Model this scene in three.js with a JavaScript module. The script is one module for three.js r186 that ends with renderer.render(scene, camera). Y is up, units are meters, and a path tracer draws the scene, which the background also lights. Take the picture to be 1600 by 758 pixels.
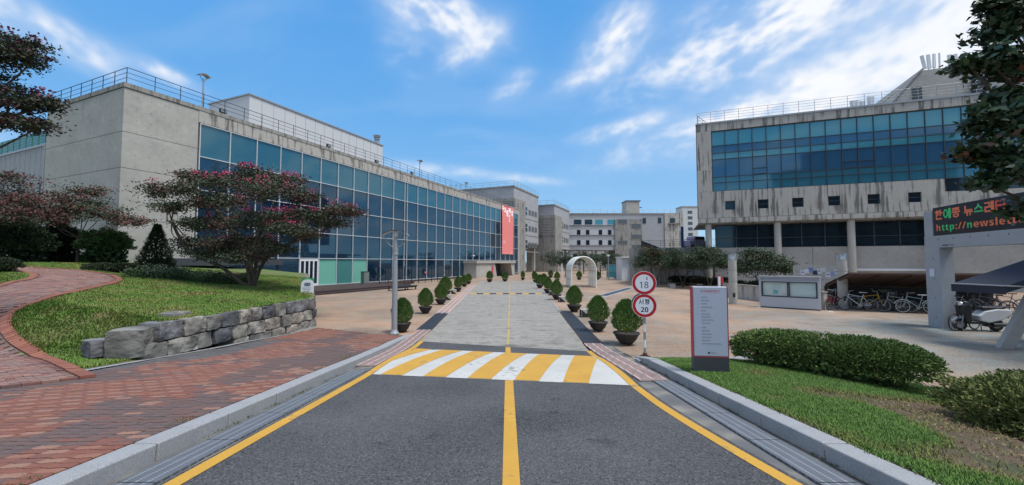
import * as THREE from 'three';
import { mergeGeometries, toCreasedNormals } from 'three/addons/utils/BufferGeometryUtils.js';
import { ImprovedNoise } from 'three/addons/math/ImprovedNoise.js';
import { RoundedBoxGeometry } from 'three/addons/geometries/RoundedBoxGeometry.js';

// ---------- camera, sky, sun, exposure ----------
const scene = new THREE.Scene();
const FPX = 630, EYE = 2.5, PITCH = Math.atan(31 / 630);
const camera = new THREE.PerspectiveCamera(2 * Math.atan(379 / FPX) * 180 / Math.PI, 1600 / 758, 0.1, 3000);
camera.position.set(0, EYE, 0);
camera.rotation.x = PITCH;
const renderer = new THREE.WebGLRenderer({ antialias: true });
renderer.setSize(1024, 485);
renderer.toneMapping = THREE.LinearToneMapping;
const EXPO = 2.5;
renderer.toneMappingExposure = EXPO;
renderer.shadowMap.enabled = true;

const noiseGen = new ImprovedNoise();
const nz = (x, y, z = 0) => noiseGen.noise(x + 31.7, y + 17.3, z + 5.1);
const fbm = (x, y, o = 4, z = 0) => { let s = 0, a = 0.5, f = 1; for (let i = 0; i < o; i++) { s += a * nz(x * f, y * f, z + i * 7.7); a *= 0.5; f *= 2.03; } return s; };
const clamp = (v, a = 0, b = 1) => Math.min(b, Math.max(a, v));
const sm = (v) => { v = clamp(v); return v * v * (3 - 2 * v); };
const lerp = (a, b, t) => a + (b - a) * t;
const rngOf = (seed) => () => { seed = (seed + 0x6d2b79f5) | 0; let t = Math.imul(seed ^ (seed >>> 15), 1 | seed); t = (t + Math.imul(t ^ (t >>> 7), 61 | t)) ^ t; return ((t ^ (t >>> 14)) >>> 0) / 4294967296; };
const V = (x, y, z) => new THREE.Vector3(x, y, z);

// a direction for a pixel of the photograph (1600 x 758)
function ray(px, py) { return V((px - 800) / FPX, -(py - 379) / FPX, -1).applyAxisAngle(V(1, 0, 0), PITCH); }

{ // computed sky: blue air and streaked high cloud
  const W = 2048, Hh = 1024, data = new Float32Array(W * Hh * 4);
  const streaks = [ // cloud banks: pixel centre, half length and half width (deg), slope (deg), strength
    [1210, 40, 17, 4.6, 12, 1.0], [1240, 150, 20, 2.9, 13, 1.05], [1420, 110, 16, 3.6, 15, 1.0], [1480, 40, 13, 5.5, 12, .95], [960, 60, 4.6, 3.0, 35, .95], [930, 112, 5, 1.5, 20, .8], [690, 22, 8, 3.2, -18, .95], [740, 70, 4.6, 2.0, 35, .85], [975, 200, 6, 1.2, 10, .8], [55, 36, 6, 1.7, -22, .85], [250, 112, 3.0, .9, -18, .85],
    [690, 266, 7, .9, -4, .5], [820, 280, 6, .7, -6, .4], [630, 60, 3, 5, 10, .25], [800, 135, 3, 1.5, 35, .5],[150,100,2,.8,-20,.4],
  ].map(([px, py, l, w, a, s]) => { const d = ray(px, py); const az = Math.atan2(d.x, -d.z) * 180 / Math.PI, el = Math.atan2(d.y, Math.hypot(d.x, d.z)) * 180 / Math.PI; return [az, el, l, w, a * Math.PI / 180, s]; });
  for (let j = 0; j < Hh; j++) {
    const el = ((j + .5) / Hh - .5) * 180, se = Math.sin(el * Math.PI / 180);
    for (let i = 0; i < W; i++) {
      const ph = ((i + .5) / W - .5) * 2 * Math.PI; // atan2(z, x)
      let az = Math.atan2(Math.cos(ph), -Math.sin(ph)) * 180 / Math.PI;
      const k = (j * W + i) * 4;
      if ((Math.abs(az) > 62 || el > 52) && ((i & 1) || (j & 1))) { const q = ((j & ~1) * W + (i & ~1)) * 4; for (let m = 0; m < 4; m++) data[k + m] = data[q + m]; continue; } // out of view: half the detail
      const e = Math.max(0, el);
      const t = 1 - Math.exp(-e / 10), t2 = clamp(e / 90);
      let r = lerp(.54, .115, t), g = lerp(.79, .425, t), b = lerp(.96, .88, t);
      r *= 1 - .5 * t2; g *= 1 - .42 * t2; b *= 1 - .22 * t2;
      let c = 0;
      const dirx = Math.sin(az * Math.PI / 180) * Math.cos(el * Math.PI / 180), dirz = Math.cos(az * Math.PI / 180) * Math.cos(el * Math.PI / 180);
      if (el > 0) {
        const qx = dirx / (se + .22), qz = dirz / (se + .22);
        const wx = fbm(qx * 1.1, qz * 1.1, 3, 9) * .8, wz = fbm(qx * 1.1 + 7, qz * 1.1, 3, 4) * .8;
        const n1 = fbm(qx * 1.5 + wx, qz * 3.2 + wz, 6, 2), n2 = fbm(qx * 6 + wx * 3, qz * 11 + wz * 3, 4, 12);
        const inView = Math.abs(az) < 56 && el < 42;
        const soft = sm((Math.abs(az) - 46) / 26 + Math.max(0, (el - 34) / 14));
        for (const [a0, e0, l, w, sl, s] of streaks) {
          let da = az - a0, de = el - e0; if (Math.abs(da) > 60) continue;
          da *= Math.cos(e0 * Math.PI / 180);
          const u = (da * Math.cos(sl) + de * Math.sin(sl)) / l, v = (-da * Math.sin(sl) + de * Math.cos(sl)) / w;
          const m = Math.exp(-(u * u + v * v) * 1.1);
          if (m > .01) { const wA = fbm(u * l * .17 + wx * 2.2, v * w * .32 + wz * 2.2, 6, 21), wB = fbm(u * l * .7 + 3 + wx * 3, v * w * 1.2 + wz * 2, 4, 40); c = 1 - (1 - c) * (1 - clamp(s * (.30 * m + .72 * sm(m * 1.2 * (.5 + wA * 1.7 + wB * .6) - .02)) * .97)); }
        }
        c += (inView ? .1 : 0) * clamp(n1 * 2.2 - .1);
        c += soft * .9 * sm((n1 + .2 + n2 * .25) * 2.2);
        c = clamp(c) * sm(el / 4);
      }
      r = lerp(r, .96, c); g = lerp(g, .98, c); b = lerp(b, 1.02, c);
      if (el < 0) { r = .24; g = .25; b = .25; }
      data[k] = r / EXPO; data[k + 1] = g / EXPO; data[k + 2] = b / EXPO; data[k + 3] = 1;
    }
  }
  const t = new THREE.DataTexture(data, W, Hh, THREE.RGBAFormat, THREE.FloatType);
  t.mapping = THREE.EquirectangularReflectionMapping; t.magFilter = THREE.LinearFilter; t.minFilter = THREE.LinearFilter; t.needsUpdate = true;
  scene.background = t; scene.environment = t;
}
const sun = new THREE.DirectionalLight(new THREE.Color(1, .95, .87), 1.5);
sun.position.set(34, 84, 0);
sun.target.position.set(0, 0, -20);
sun.shadow.radius = 40; sun.castShadow = true;
sun.shadow.mapSize.set(4096, 4096);
Object.assign(sun.shadow.camera, { left: -70, right: 70, top: 70, bottom: -70, near: 1, far: 260 });
scene.add(sun, sun.target);

// ---------- helpers ----------
const used = new Map();
function numbered(n) { const k = used.get(n) || 0; used.set(n, k + 1); return k ? n + '_' + String(k).padStart(3, '0') : n; }
function shade(o) { o.traverse((m) => { if (m.isMesh) { m.castShadow = true; m.receiveShadow = true; } }); return o; }
function tag(o, label, category, group) { o.userData.label = label; o.userData.category = category; if (group) o.userData.group = group; return o; }
function thing(name, label, category, pos = [0, 0, 0], turn = 0, group) {
  const o = new THREE.Group(); o.name = numbered(name); o.position.set(...pos); o.rotation.y = turn; tag(o, label, category, group); scene.add(o); return o;
}
function grp(name, parent) { const o = new THREE.Group(); o.name = name; parent.add(o); return o; }
function part(name, geo, mat, parent, pos) { const m = new THREE.Mesh(Array.isArray(geo) ? mg(geo) : geo, mat); m.name = name; m.castShadow = m.receiveShadow = true; if (pos) m.position.set(...pos); parent.add(m); return m; }
function struct(name, geo, mat) { const m = part(numbered(name), geo, mat, scene); m.userData.kind = 'structure'; return m; }
function structGroup(name) { const o = new THREE.Group(); o.name = numbered(name); o.userData.kind = 'structure'; scene.add(o); return o; }
function copyOf(src, pos, turn, label) { const c = src.clone(); c.userData = { ...src.userData }; c.name = numbered(src.name.replace(/_\d+$/, '')); c.position.set(...pos); c.rotation.y = turn; if (label) c.userData.label = label; scene.add(c); return c; }
function mg(list) {
  list = list.map((g) => (g.index ? g.toNonIndexed() : g));
  const col = list.some((g) => g.attributes.color);
  for (const g of list) { for (const n of Object.keys(g.attributes)) if (!['position', 'normal', 'uv'].includes(n) && !(col && n === 'color')) g.deleteAttribute(n); }
  return mergeGeometries(list);
}
function at(g, x = 0, y = 0, z = 0, rx = 0, ry = 0, rz = 0) { if (rx) g.rotateX(rx); if (rz) g.rotateZ(rz); if (ry) g.rotateY(ry); return g.translate(x, y, z); }
// box with uv in metres
function bx(w, h, d, x = 0, y = 0, z = 0) {
  const g = new THREE.BoxGeometry(w, h, d), uv = g.attributes.uv, dims = [[d, h], [d, h], [w, d], [w, d], [w, h], [w, h]];
  const ou = (x * .37 + z * .61) % 3, ov = 0;
  for (let i = 0; i < 24; i++) { const [a, b] = dims[i >> 2]; uv.setXY(i, uv.getX(i) * a + ou, uv.getY(i) * b + y - h / 2 + ov); }
  return g.translate(x, y, z);
}
const span = (x0, x1, y0, y1, z0, z1) => bx(Math.abs(x1 - x0), Math.abs(y1 - y0), Math.abs(z1 - z0), (x0 + x1) / 2, (y0 + y1) / 2, (z0 + z1) / 2);
const rbox = (w, h, d, r = .02, x = 0, y = 0, z = 0) => new RoundedBoxGeometry(w, h, d, 2, r).translate(x, y, z);
const cyl = (r1, r2, h, x = 0, y = 0, z = 0, n = 12) => new THREE.CylinderGeometry(r1, r2, h, n).translate(x, y, z);
function bar(a, b, r, n = 6, r2 = r) { // round bar between two points
  const d = b.clone().sub(a), L = d.length(), g = new THREE.CylinderGeometry(r2, r, L, n, 1);
  g.translate(0, L / 2, 0); g.applyQuaternion(new THREE.Quaternion().setFromUnitVectors(V(0, 1, 0), d.normalize())); return g.translate(a.x, a.y, a.z);
}
const tubeOf = (pts, r, seg = 12, n = 6) => new THREE.TubeGeometry(new THREE.CatmullRomCurve3(pts), seg, r, n);
function taper(pts, r0, r1, seg = 8, n = 6) { // tapered limb along a curve
  const c = new THREE.CatmullRomCurve3(pts), g = new THREE.TubeGeometry(c, seg, 1, n), p = g.attributes.position;
  for (let i = 0; i <= seg; i++) { const q = c.getPointAt(i / seg), r = lerp(r0, r1, Math.pow(i / seg, .8)); for (let j = 0; j <= n; j++) { const k = i * (n + 1) + j; p.setXYZ(k, q.x + (p.getX(k) - q.x) * r, q.y + (p.getY(k) - q.y) * r, q.z + (p.getZ(k) - q.z) * r); } }
  g.computeVertexNormals(); return g;
}
function plate(pts, y0, y1) { // prism from an outline [[x,z]...] (uv metres)
  const s = new THREE.Shape(pts.map(([x, z]) => new THREE.Vector2(x, -z)));
  const g = new THREE.ExtrudeGeometry(s, { depth: y1 - y0, bevelEnabled: false }); g.rotateX(-Math.PI / 2); return g.translate(0, y0, 0);
}
const poly = (pts, depth, bevel = 0) => new THREE.ExtrudeGeometry(new THREE.Shape(pts.map(([x, y]) => new THREE.Vector2(x, y))), { depth, bevelEnabled: bevel > 0, bevelSize: bevel, bevelThickness: bevel, bevelSegments: 2 });
function sheet(nu, nv, fn, uvFn) { // grid surface: fn(u,v) -> Vector3
  const pos = [], uv = [], idx = [];
  for (let j = 0; j <= nv; j++) for (let i = 0; i <= nu; i++) { const p = fn(i / nu, j / nv); pos.push(p.x, p.y, p.z); const q = uvFn ? uvFn(i / nu, j / nv, p) : [p.x, -p.z]; uv.push(q[0], q[1]); }
  for (let j = 0; j < nv; j++) for (let i = 0; i < nu; i++) { const a = j * (nu + 1) + i, b = a + 1, c = a + nu + 1, d = c + 1; idx.push(a, b, d, a, d, c); }
  const g = new THREE.BufferGeometry(); g.setAttribute('position', new THREE.Float32BufferAttribute(pos, 3)); g.setAttribute('uv', new THREE.Float32BufferAttribute(uv, 2)); g.setIndex(idx); g.computeVertexNormals();
  if (g.attributes.normal.getY(0) < 0) { const ix = g.index.array; for (let k = 0; k < ix.length; k += 3) { const t = ix[k + 1]; ix[k + 1] = ix[k + 2]; ix[k + 2] = t; } g.computeVertexNormals(); }
  return g;
}

// ---------- ground levels ----------
const gRoad = (z) => { const d = -z, k = 11.7 - d; return k <= -1 ? 0 : k >= 1 ? .077 * k : .077 * (k + 1) * (k + 1) / 4; };
const humpBack = (x) => 11.1 - (x + .4) * .27, humpFront = (x) => 7.65 - (x + .4) * .2; // distance of the hump's edges
const hump = (x, z) => { const d = -z, a = humpFront(x), b = humpBack(x); if (d < a || d > b) return 0; const t = (d - a) / (b - a); return .055 * Math.pow(Math.sin(Math.PI * t), .8); };
const sWalk = (z) => gRoad(z) + .15 * clamp((14.2 + z) / 2.2);
const edgeX = (d) => -8.1 + .06 * (clamp(d, 0, 16) - 9) * .8;         // sidewalk's lawn-side edge
const lawnX = (d) => (d < 15.9 ? edgeX(d) : -7.75 - (d - 15.9) * .53);   // lawn's right-hand edge
function lawnH(x, z) {
  const d = -z, q = Math.max(0, -8 - x), up = 1.1 + 1.32 * clamp(q / 16) + .05 * nz(x * .5, z * .5), wd = .45 + .62 * q, w = sm((d - 9.0 + .3 * clamp(q - .5, 0, 3)) / wd), low = sWalk(z) + .03 * Math.min(q, 6) + .012;
  return low + (up - low) * w;
}
const vergeH = (x, z) => { const w = 1 - sm((x - 3.8) / 5.5); return gRoad(z) * w + .13 * clamp((10.2 + z) / 1.5) * w; };
function gh(x, z) {
  const d = -z;
  if (d < 29 && x < lawnX(d)) return lawnH(x, z);
  if (x < -3.55 && d < 15.9) return sWalk(z);
  if (x > 3.1 && d < 11.5) return vergeH(x, z);
  return gRoad(z);
}
const P = (px, py, y = 0) => { const d = ray(px, py), t = (y - EYE) / d.y; return V(d.x * t, y, d.z * t); };
function PT(px, py) { // where the pixel's ray meets the ground as built
  const d = ray(px, py); let t = 1.5; for (; t < 120; t += .02) { if (EYE + d.y * t <= gh(d.x * t, d.z * t)) break; }
  return V(d.x * t, gh(d.x * t, d.z * t), d.z * t);
}
const PD = (px, py, dep) => { const d = ray(px, py), t = dep / -d.z; return V(d.x * t, EYE + d.y * t, d.z * t); };
function onWall(px, py, o, u) { // pixel on the vertical plane through o along u -> [metres along, height]
  const d = ray(px, py), n = V(u.z, 0, -u.x), t = n.dot(o.clone().sub(V(0, EYE, 0))) / n.dot(d), p = d.multiplyScalar(t).add(V(0, EYE, 0));
  return [p.clone().sub(o).dot(u), p.y];
}

// ---------- textures and materials ----------
function tex(size, metres, fn, srgb = true) { // fn(u, v) -> [r,g,b] linear 0..1 (or a grey value); wraps
  const d = new Uint8Array(size * size * 4);
  for (let j = 0; j < size; j++) for (let i = 0; i < size; i++) {
    let c = fn(i / size * metres, j / size * metres, i, j); if (!Array.isArray(c)) c = [c, c, c];
    for (let q = 0; q < 3; q++) { let v = clamp(c[q]); if (srgb) v = v <= .0031308 ? v * 12.92 : 1.055 * Math.pow(v, 1 / 2.4) - .055; d[(j * size + i) * 4 + q] = v * 255; }
    d[(j * size + i) * 4 + 3] = 255;
  }
  const t = new THREE.DataTexture(d, size, size); t.wrapS = t.wrapT = THREE.RepeatWrapping; t.magFilter = THREE.LinearFilter; t.minFilter = THREE.LinearMipmapLinearFilter; t.generateMipmaps = true;
  if (srgb) t.colorSpace = THREE.SRGBColorSpace; t.repeat.set(1 / metres, 1 / metres); t.needsUpdate = true; return t;
}
const wrapCache = new Map();
function wrapN(u, v, L, f, o = 3, z = 0) { // periodic fbm, read from a cached grid
  const key = L + '|' + f + '|' + o + '|' + z; let e = wrapCache.get(key);
  if (!e) {
    const N = Math.min(224, Math.max(24, Math.ceil(L * f * (1 << o) * 1.5))), a = new Float32Array(N * N), n = (x, y) => fbm(x * f, y * f, o, z);
    for (let j = 0; j < N; j++) for (let i = 0; i < N; i++) { const p = i / N, q = j / N, x = p * L, y = q * L; a[j * N + i] = (n(x, y) * (1 - p) * (1 - q) + n(x - L, y) * p * (1 - q) + n(x, y - L) * (1 - p) * q + n(x - L, y - L) * p * q) * 1.25; }
    e = { N, a }; wrapCache.set(key, e);
  }
  const { N, a } = e; let x = u / L * N, y = v / L * N; const i = Math.floor(x), j = Math.floor(y), p = x - i, q = y - j, i0 = ((i % N) + N) % N, j0 = ((j % N) + N) % N, i1 = (i0 + 1) % N, j1 = (j0 + 1) % N;
  return (a[j0 * N + i0] * (1 - p) + a[j0 * N + i1] * p) * (1 - q) + (a[j1 * N + i0] * (1 - p) + a[j1 * N + i1] * p) * q;
}
const hash = (i, j) => { let h = (i * 374761393 + j * 668265263) | 0; h = Math.imul(h ^ (h >>> 13), 1274126177); return ((h ^ (h >>> 16)) >>> 0) / 4294967296; };
const mul = (c, k) => c.map((v) => v * k);
const mix = (a, b, t) => a.map((v, i) => lerp(v, b[i], t));
const std = (o) => new THREE.MeshStandardMaterial(o);
const rgb = (r, g, b) => new THREE.Color().setRGB(r, g, b);
const plain = (r, g, b, rough = .7, metal = 0) => std({ color: rgb(r, g, b), roughness: rough, metalness: metal });

const M = {};
M.asphalt = std({ map: tex(1024, 5, (u, v, i, j) => { const s = hash(i, j), s2 = hash(i >> 1, j >> 1); const w = wrapN(u, v, 5, .55, 3); const s4 = hash(i >> 2, j >> 2); const k = .07 + .03 * (s - .5) + (s2 > .9 ? .055 : 0) - (s2 < .14 ? .035 : 0) + (s4 > .9 ? .025 : s4 < .1 ? -.02 : 0) + .05 * w - .03 * sm((wrapN(u, v, 5, 1.7, 3, 77) - .22) * 6); return [k, k * 1.0, k * 1.06]; }), bumpMap: tex(512, 2.5, (u, v, i, j) => hash(i, j) * .6 + hash(i >> 1, j >> 1) * .4, false), bumpScale: .004, roughness: .9 });
M.concreteRoad = std({ map: tex(1024, 12, (u, v, i, j) => { const w = wrapN(u, v, 12, .5, 4), w2 = wrapN(u, v, 12, 2.1, 3, 8), str = wrapN(u, v * 6 % 12, 12, .9, 2, 3); const k = .27 + .13 * w + .16 * w2 + .12 * str + .12 * (hash(i, j) - .5) + .1 * (hash(i >> 2, j >> 1) - .5); const t = sm((w2 + w * .6) * 2.5); return mix([k * 1.02, k * .96, k * .85], [.12, .116, .11], t * .65); }), roughness: .92 });
M.plaza = std({ map: tex(1024, 16, (u, v, i, j) => { const w = wrapN(u, v, 16, .25, 4), w2 = wrapN(u, v, 16, 1.3, 4, 8), st = wrapN(u, (v * 5) % 16, 16, .8, 3, 5); const k = 1 + .5 * w + .6 * w2 + .3 * st + .55 * (hash(i, j) - .5) + .3 * (hash(i >> 1, j >> 1) - .5); return mix([.345 * k, .225 * k, .15 * k], [.25 * k, .205 * k, .16 * k], sm(.5 + w2 * 1.6 - w * 1.1)); }), bumpMap: tex(512, 3, (u, v, i, j) => hash(i, j), false), bumpScale: .003, roughness: .93 });
M.concrete = concreteMat([.40, .385, .35], 1.5, false, 1);
M.concreteOld = concreteMat([.43, .41, .37], 1, true, 2);
M.concreteBlue = concreteMat([.33, .345, .36], .7, false, 3);
M.concreteDim = concreteMat([.30, .29, .265], .9, true, 4);
function concreteMat(base, amt, streaks, seed) {
  const L = 6, S = 512;
  return std({ roughness: .88, map: tex(S, L, (u, v, i, j) => {
    const w = wrapN(u, v, L, .6, 4, seed * 9), w2 = wrapN(u, v, L, 3, 3, seed * 9 + 4);
    let k = 1 + amt * (.22 * w + .16 * w2) + .08 * (hash(i, j) - .5);
    const hu = (u % .75) - .375, hv = (v % .75) - .375; if (Math.hypot(hu, hv) < .03) k *= .4;      // form-tie holes
    let c = mul(base, k);
    if (streaks) { const s = wrapN(u, v * .05, L, 2.6, 3, 33 + seed) + .8 * wrapN(u, v * .08, L, 8, 2, 50 + seed) + .35 * wrapN(u, v, L, 1.2, 3, 61); const t = sm((s + .07) * 2.2) * .8; c = mix(c, [.085, .08, .07], t); }
    return c;
  }), bumpMap: tex(256, L, (u, v, i, j) => .5 + wrapN(u, v, L, 2, 3, seed) * .5, false), bumpScale: .01 });
}
M.granite = std({ map: tex(256, 1, (u, v, i, j) => { const k = .30 + .2 * (hash(i, j) - .5) + .05 * wrapN(u, v, 1, 3, 2); return [k * .97, k, k * 1.03]; }), roughness: .8 });
M.lawnSoil = std({ map: tex(512, 6, (u, v, i, j) => { const w = wrapN(u, v, 6, .8, 4), h = hash(i, j); const k = .6 + .8 * h; return mix([.10 * k, .155 * k, .036 * k], [.16 * k, .135 * k, .065 * k], sm(.28 + w * 2.4)); }), roughness: 1 });
M.dirt = std({ map: tex(512, 3, (u, v, i, j) => { const w = wrapN(u, v, 3, 1.5, 4), h = hash(i, j); const k = .7 + .7 * h; return mix([.10 * k, .068 * k, .043 * k], [.055 * k, .065 * k, .025 * k], sm(.3 + w * 2.2)); }), bumpMap: tex(256, 3, (u, v, i, j) => hash(i, j), false), bumpScale: .02, roughness: 1 });
M.stone = [[.18, .176, .16], [.25, .24, .21], [.095, .1, .108], [.28, .255, .215], [.135, .136, .14]].map((b, q) => std({ roughness: .92, map: tex(256, 1.2, (u, v, i, j) => { const w = wrapN(u, v, 1.2, 2.2, 4, q * 5), h = hash(i + q * 91, j); return mul(b, 1 + 1.5 * w + .5 * (h - .5)); }), bumpMap: tex(256, 1.2, (u, v) => .5 + wrapN(u, v, 1.2, 4, 4, q), false), bumpScale: .06 }));
M.bark = std({ map: tex(256, .8, (u, v, i, j) => { const w = wrapN(u * 1, v * .3, .8, 9, 3); const k = .085 + .07 * w + .03 * hash(i, j); return [k, k * .78, k * .6]; }), roughness: .95 });
M.paintWhite = wornPaint([.52, .52, .49], 1); M.paintYellow = wornPaint([.56, .31, .04], 2);
function wornPaint(c, s) { return std({ roughness: .75, map: tex(512, 3, (u, v, i, j) => { const w = wrapN(u, v, 3, 1.2, 4, s * 3), w2 = wrapN(u, v, 3, 8, 2, s); const w3 = wrapN(u, v, 3, 18, 2, s + 3), t = clamp(sm((w + w2 * .8 - .2) * 4) * .55 + sm((w3 + w * .5 - .3) * 7) * .6); return mix(mul(c, .92 + .3 * w + .12 * (hash(i, j) - .5)), [.11, .108, .105], t); }) }); }
M.steelDark = plain(.035, .038, .042, .55, .3); M.steelGrey = plain(.34, .35, .36, .45, .5); M.white = plain(.72, .73, .74, .5); M.whiteFrame = plain(.62, .64, .65, .45, .2);
M.black = plain(.014, .014, .015, .6); M.vertex = std({ vertexColors: true, roughness: .9 });

// ---------- writing ----------
const JAMO = { // strokes in a unit box, y down; 'o' is a ring [cx, cy, r]
  'ㄱ': [[0, 0, 1, 0, 1, .35, .85, 1]], 'ㄴ': [[0, 0, 0, 1, 1, 1]], 'ㄷ': [[1, 0, 0, 0, 0, 1, 1, 1]], 'ㄹ': [[0, 0, 1, 0, 1, .5, 0, .5, 0, 1, 1, 1]], 'ㅁ': [[0, 0, 1, 0, 1, 1, 0, 1, 0, 0]],
  'ㅂ': [[0, 0, 0, 1, 1, 1, 1, 0], [0, .5, 1, .5]], 'ㅅ': [[.5, 0, .45, .4, 0, 1], [.5, .35, 1, 1]], 'ㅇ': ['o', [.5, .5, .5]], 'ㅈ': [[0, .05, 1, .05], [.5, .05, .45, .4, 0, 1], [.5, .4, 1, 1]],
  'ㅊ': [[.35, 0, .65, 0], [0, .25, 1, .25], [.5, .25, .4, .6, 0, 1], [.5, .55, 1, 1]], 'ㅌ': [[1, 0, 0, 0, 0, 1, 1, 1], [0, .5, 1, .5]], 'ㅍ': [[0, 0, 1, 0], [0, 1, 1, 1], [.3, 0, .3, 1], [.7, 0, .7, 1]],
  'ㅎ': [[.35, 0, .65, 0], [0, .25, 1, .25], 'o', [.5, .7, .3]],
};
const INIT = ['ㄱ', 'ㄱ', 'ㄴ', 'ㄷ', 'ㄷ', 'ㄹ', 'ㅁ', 'ㅂ', 'ㅂ', 'ㅅ', 'ㅅ', 'ㅇ', 'ㅈ', 'ㅈ', 'ㅊ', 'ㄱ', 'ㅌ', 'ㅍ', 'ㅎ'];
const FIN = { 1: 'ㄱ', 4: 'ㄴ', 7: 'ㄷ', 8: 'ㄹ', 16: 'ㅁ', 17: 'ㅂ', 19: 'ㅅ', 21: 'ㅇ' };
// vowels: v = upright part (ticks: side, heights; bars), h = lying part
const VOW = { 0: { v: [[.3, [[.3, .5, 1, .5]]]] }, 1: { v: [[.15, [[.15, .5, .8, .5]]], [.8, []]] }, 4: { v: [[.8, [[.2, .5, .8, .5]]]] }, 5: { v: [[.4, [[0, .5, .4, .5]]], [.95, []]] }, 7: { v: [[.4, [[0, .35, .4, .35], [0, .65, .4, .65]]], [.95, []]] }, 8: { h: [[.5, 0, .5, .6], [0, .6, 1, .6]] }, 9: { h: [[.5, 0, .5, .6], [0, .6, 1, .6]], v: [[.3, [[.3, .5, 1, .5]]]] }, 11: { h: [[.5, 0, .5, .6], [0, .6, 1, .6]], v: [[.7, []]] }, 12: { h: [[.3, 0, .3, .6], [.7, 0, .7, .6], [0, .6, 1, .6]] }, 13: { h: [[0, .3, 1, .3], [.5, .3, .5, 1]] }, 17: { h: [[0, .3, 1, .3], [.3, .3, .3, 1], [.7, .3, .7, 1]] }, 18: { h: [[0, .5, 1, .5]] }, 20: { v: [[.6, []]] } };
function hangul(g, ch, x, y, w, h) {
  const c = ch.codePointAt(0) - 0xac00; if (c < 0 || c > 11171) return;
  const L = INIT[Math.floor(c / 588)], vw = VOW[Math.floor((c % 588) / 28)] || VOW[20], T = FIN[c % 28];
  const line = (s, bx0, by0, bw, bh) => { g.beginPath(); for (let i = 0; i < s.length; i += 2) { const X = bx0 + s[i] * bw, Y = by0 + s[i + 1] * bh; i ? g.lineTo(X, Y) : g.moveTo(X, Y); } g.stroke(); };
  const jam = (j, bx0, by0, bw, bh) => { const q = JAMO[j]; for (let i = 0; i < q.length; i++) { if (q[i] === 'o') { const [a, b, r] = q[++i]; g.beginPath(); g.ellipse(bx0 + a * bw, by0 + b * bh, r * bw, r * bh, 0, 0, 7); g.stroke(); } else line(q[i], bx0, by0, bw, bh); } };
  const H1 = T ? .6 : 1, hasV = !!vw.v, hasH = !!vw.h, iw = hasV ? .5 : .8, ih = (hasH ? .5 : .92) * H1;
  jam(L, x + (hasV ? .04 : .1) * w, y + .04 * h, iw * w, (ih - .06) * h);
  if (hasH) for (const s of vw.h) line(s, x + .02 * w, y + (ih + .04) * h, (hasV ? .62 : .96) * w, (H1 - ih - .06) * h);
  if (hasV) for (const [sx, ticks] of vw.v) { line([sx, 0, sx, 1], x + .64 * w, y, .34 * w, H1 * h * .98); for (const s of ticks) line(s, x + .64 * w, y, .34 * w, H1 * h * .98); }
  if (T) jam(T, x + .16 * w, y + .68 * h, .68 * w, .3 * h);
}
function hText(g, s, x, y, w, h, gap, lw, colors) { g.lineWidth = lw; g.lineCap = 'square'; [...s].forEach((ch, i) => { if (colors) g.strokeStyle = colors(i); if (ch !== ' ') hangul(g, ch, x + i * (w + gap), y, w, h); }); }
function canvasTex(w, h, draw) { const c = document.createElement('canvas'); c.width = w; c.height = h; const g = c.getContext('2d'); draw(g, w, h); const t = new THREE.CanvasTexture(c); t.colorSpace = THREE.SRGBColorSpace; t.magFilter = THREE.LinearFilter; return t; }
const printed = (t, rough = .5, extra = {}) => std({ map: t, roughness: rough, ...extra });

// ---------- leaves and trees ----------
class Leaves {
  constructor() { this.p = []; this.n = []; this.c = []; }
  // a folded rhombus leaf: base point, direction along the leaf, side direction, length, width, colour
  add(b, d, s, len, wid, col, fold = .15) {
    const nx = d.y * s.z - d.z * s.y, ny = d.z * s.x - d.x * s.z, nzv = d.x * s.y - d.y * s.x;
    const tx = b.x + d.x * len, ty = b.y + d.y * len, tz = b.z + d.z * len, mx = b.x + d.x * len * .5, my = b.y + d.y * len * .5, mz = b.z + d.z * len * .5, f = fold * wid;
    const lx = mx + s.x * wid / 2 + nx * f, ly = my + s.y * wid / 2 + ny * f, lz = mz + s.z * wid / 2 + nzv * f, rx = mx - s.x * wid / 2 + nx * f, ry = my - s.y * wid / 2 + ny * f, rz = mz - s.z * wid / 2 + nzv * f;
    this.p.push(b.x, b.y, b.z, tx, ty, tz, lx, ly, lz, b.x, b.y, b.z, rx, ry, rz, tx, ty, tz);
    for (let i = 0; i < 6; i++) { this.n.push(nx, ny, nzv); this.c.push(col[0], col[1], col[2]); }
  }
  scatter(R, x, y, z, len, wid, col, up = .3) { // randomly turned leaf
    const a = R() * 6.283, e = (R() - .5) * 2 + up, d = V(Math.cos(a), e, Math.sin(a)).normalize(), q = V(R() - .5, R() - .5, R() - .5), s = q.cross(d).normalize();
    this.add({ x, y, z }, d, s, len, wid, col);
  }
  geo() {
    const g = new THREE.BufferGeometry(); g.setAttribute('position', new THREE.Float32BufferAttribute(this.p, 3)); g.setAttribute('normal', new THREE.Float32BufferAttribute(this.n, 3)); g.setAttribute('color', new THREE.Float32BufferAttribute(this.c, 3));
    g.setAttribute('uv', new THREE.Float32BufferAttribute(new Float32Array(this.p.length / 3 * 2), 2)); return g;
  }
}
M.leaf = std({ vertexColors: true, roughness: .75, side: THREE.DoubleSide });
M.leafThin = new THREE.MeshPhysicalMaterial({ vertexColors: true, roughness: .95, transmission: .3, thickness: 0, side: THREE.DoubleSide });
M.glossLeaf = std({ vertexColors: true, roughness: .42, side: THREE.DoubleSide });
const vary = (R, c, a = .35) => { const k = 1 + (R() - .5) * 2 * a; return [c[0] * k * (1 + (R() - .5) * .2), c[1] * k, c[2] * k * (1 + (R() - .5) * .2)]; };
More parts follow.
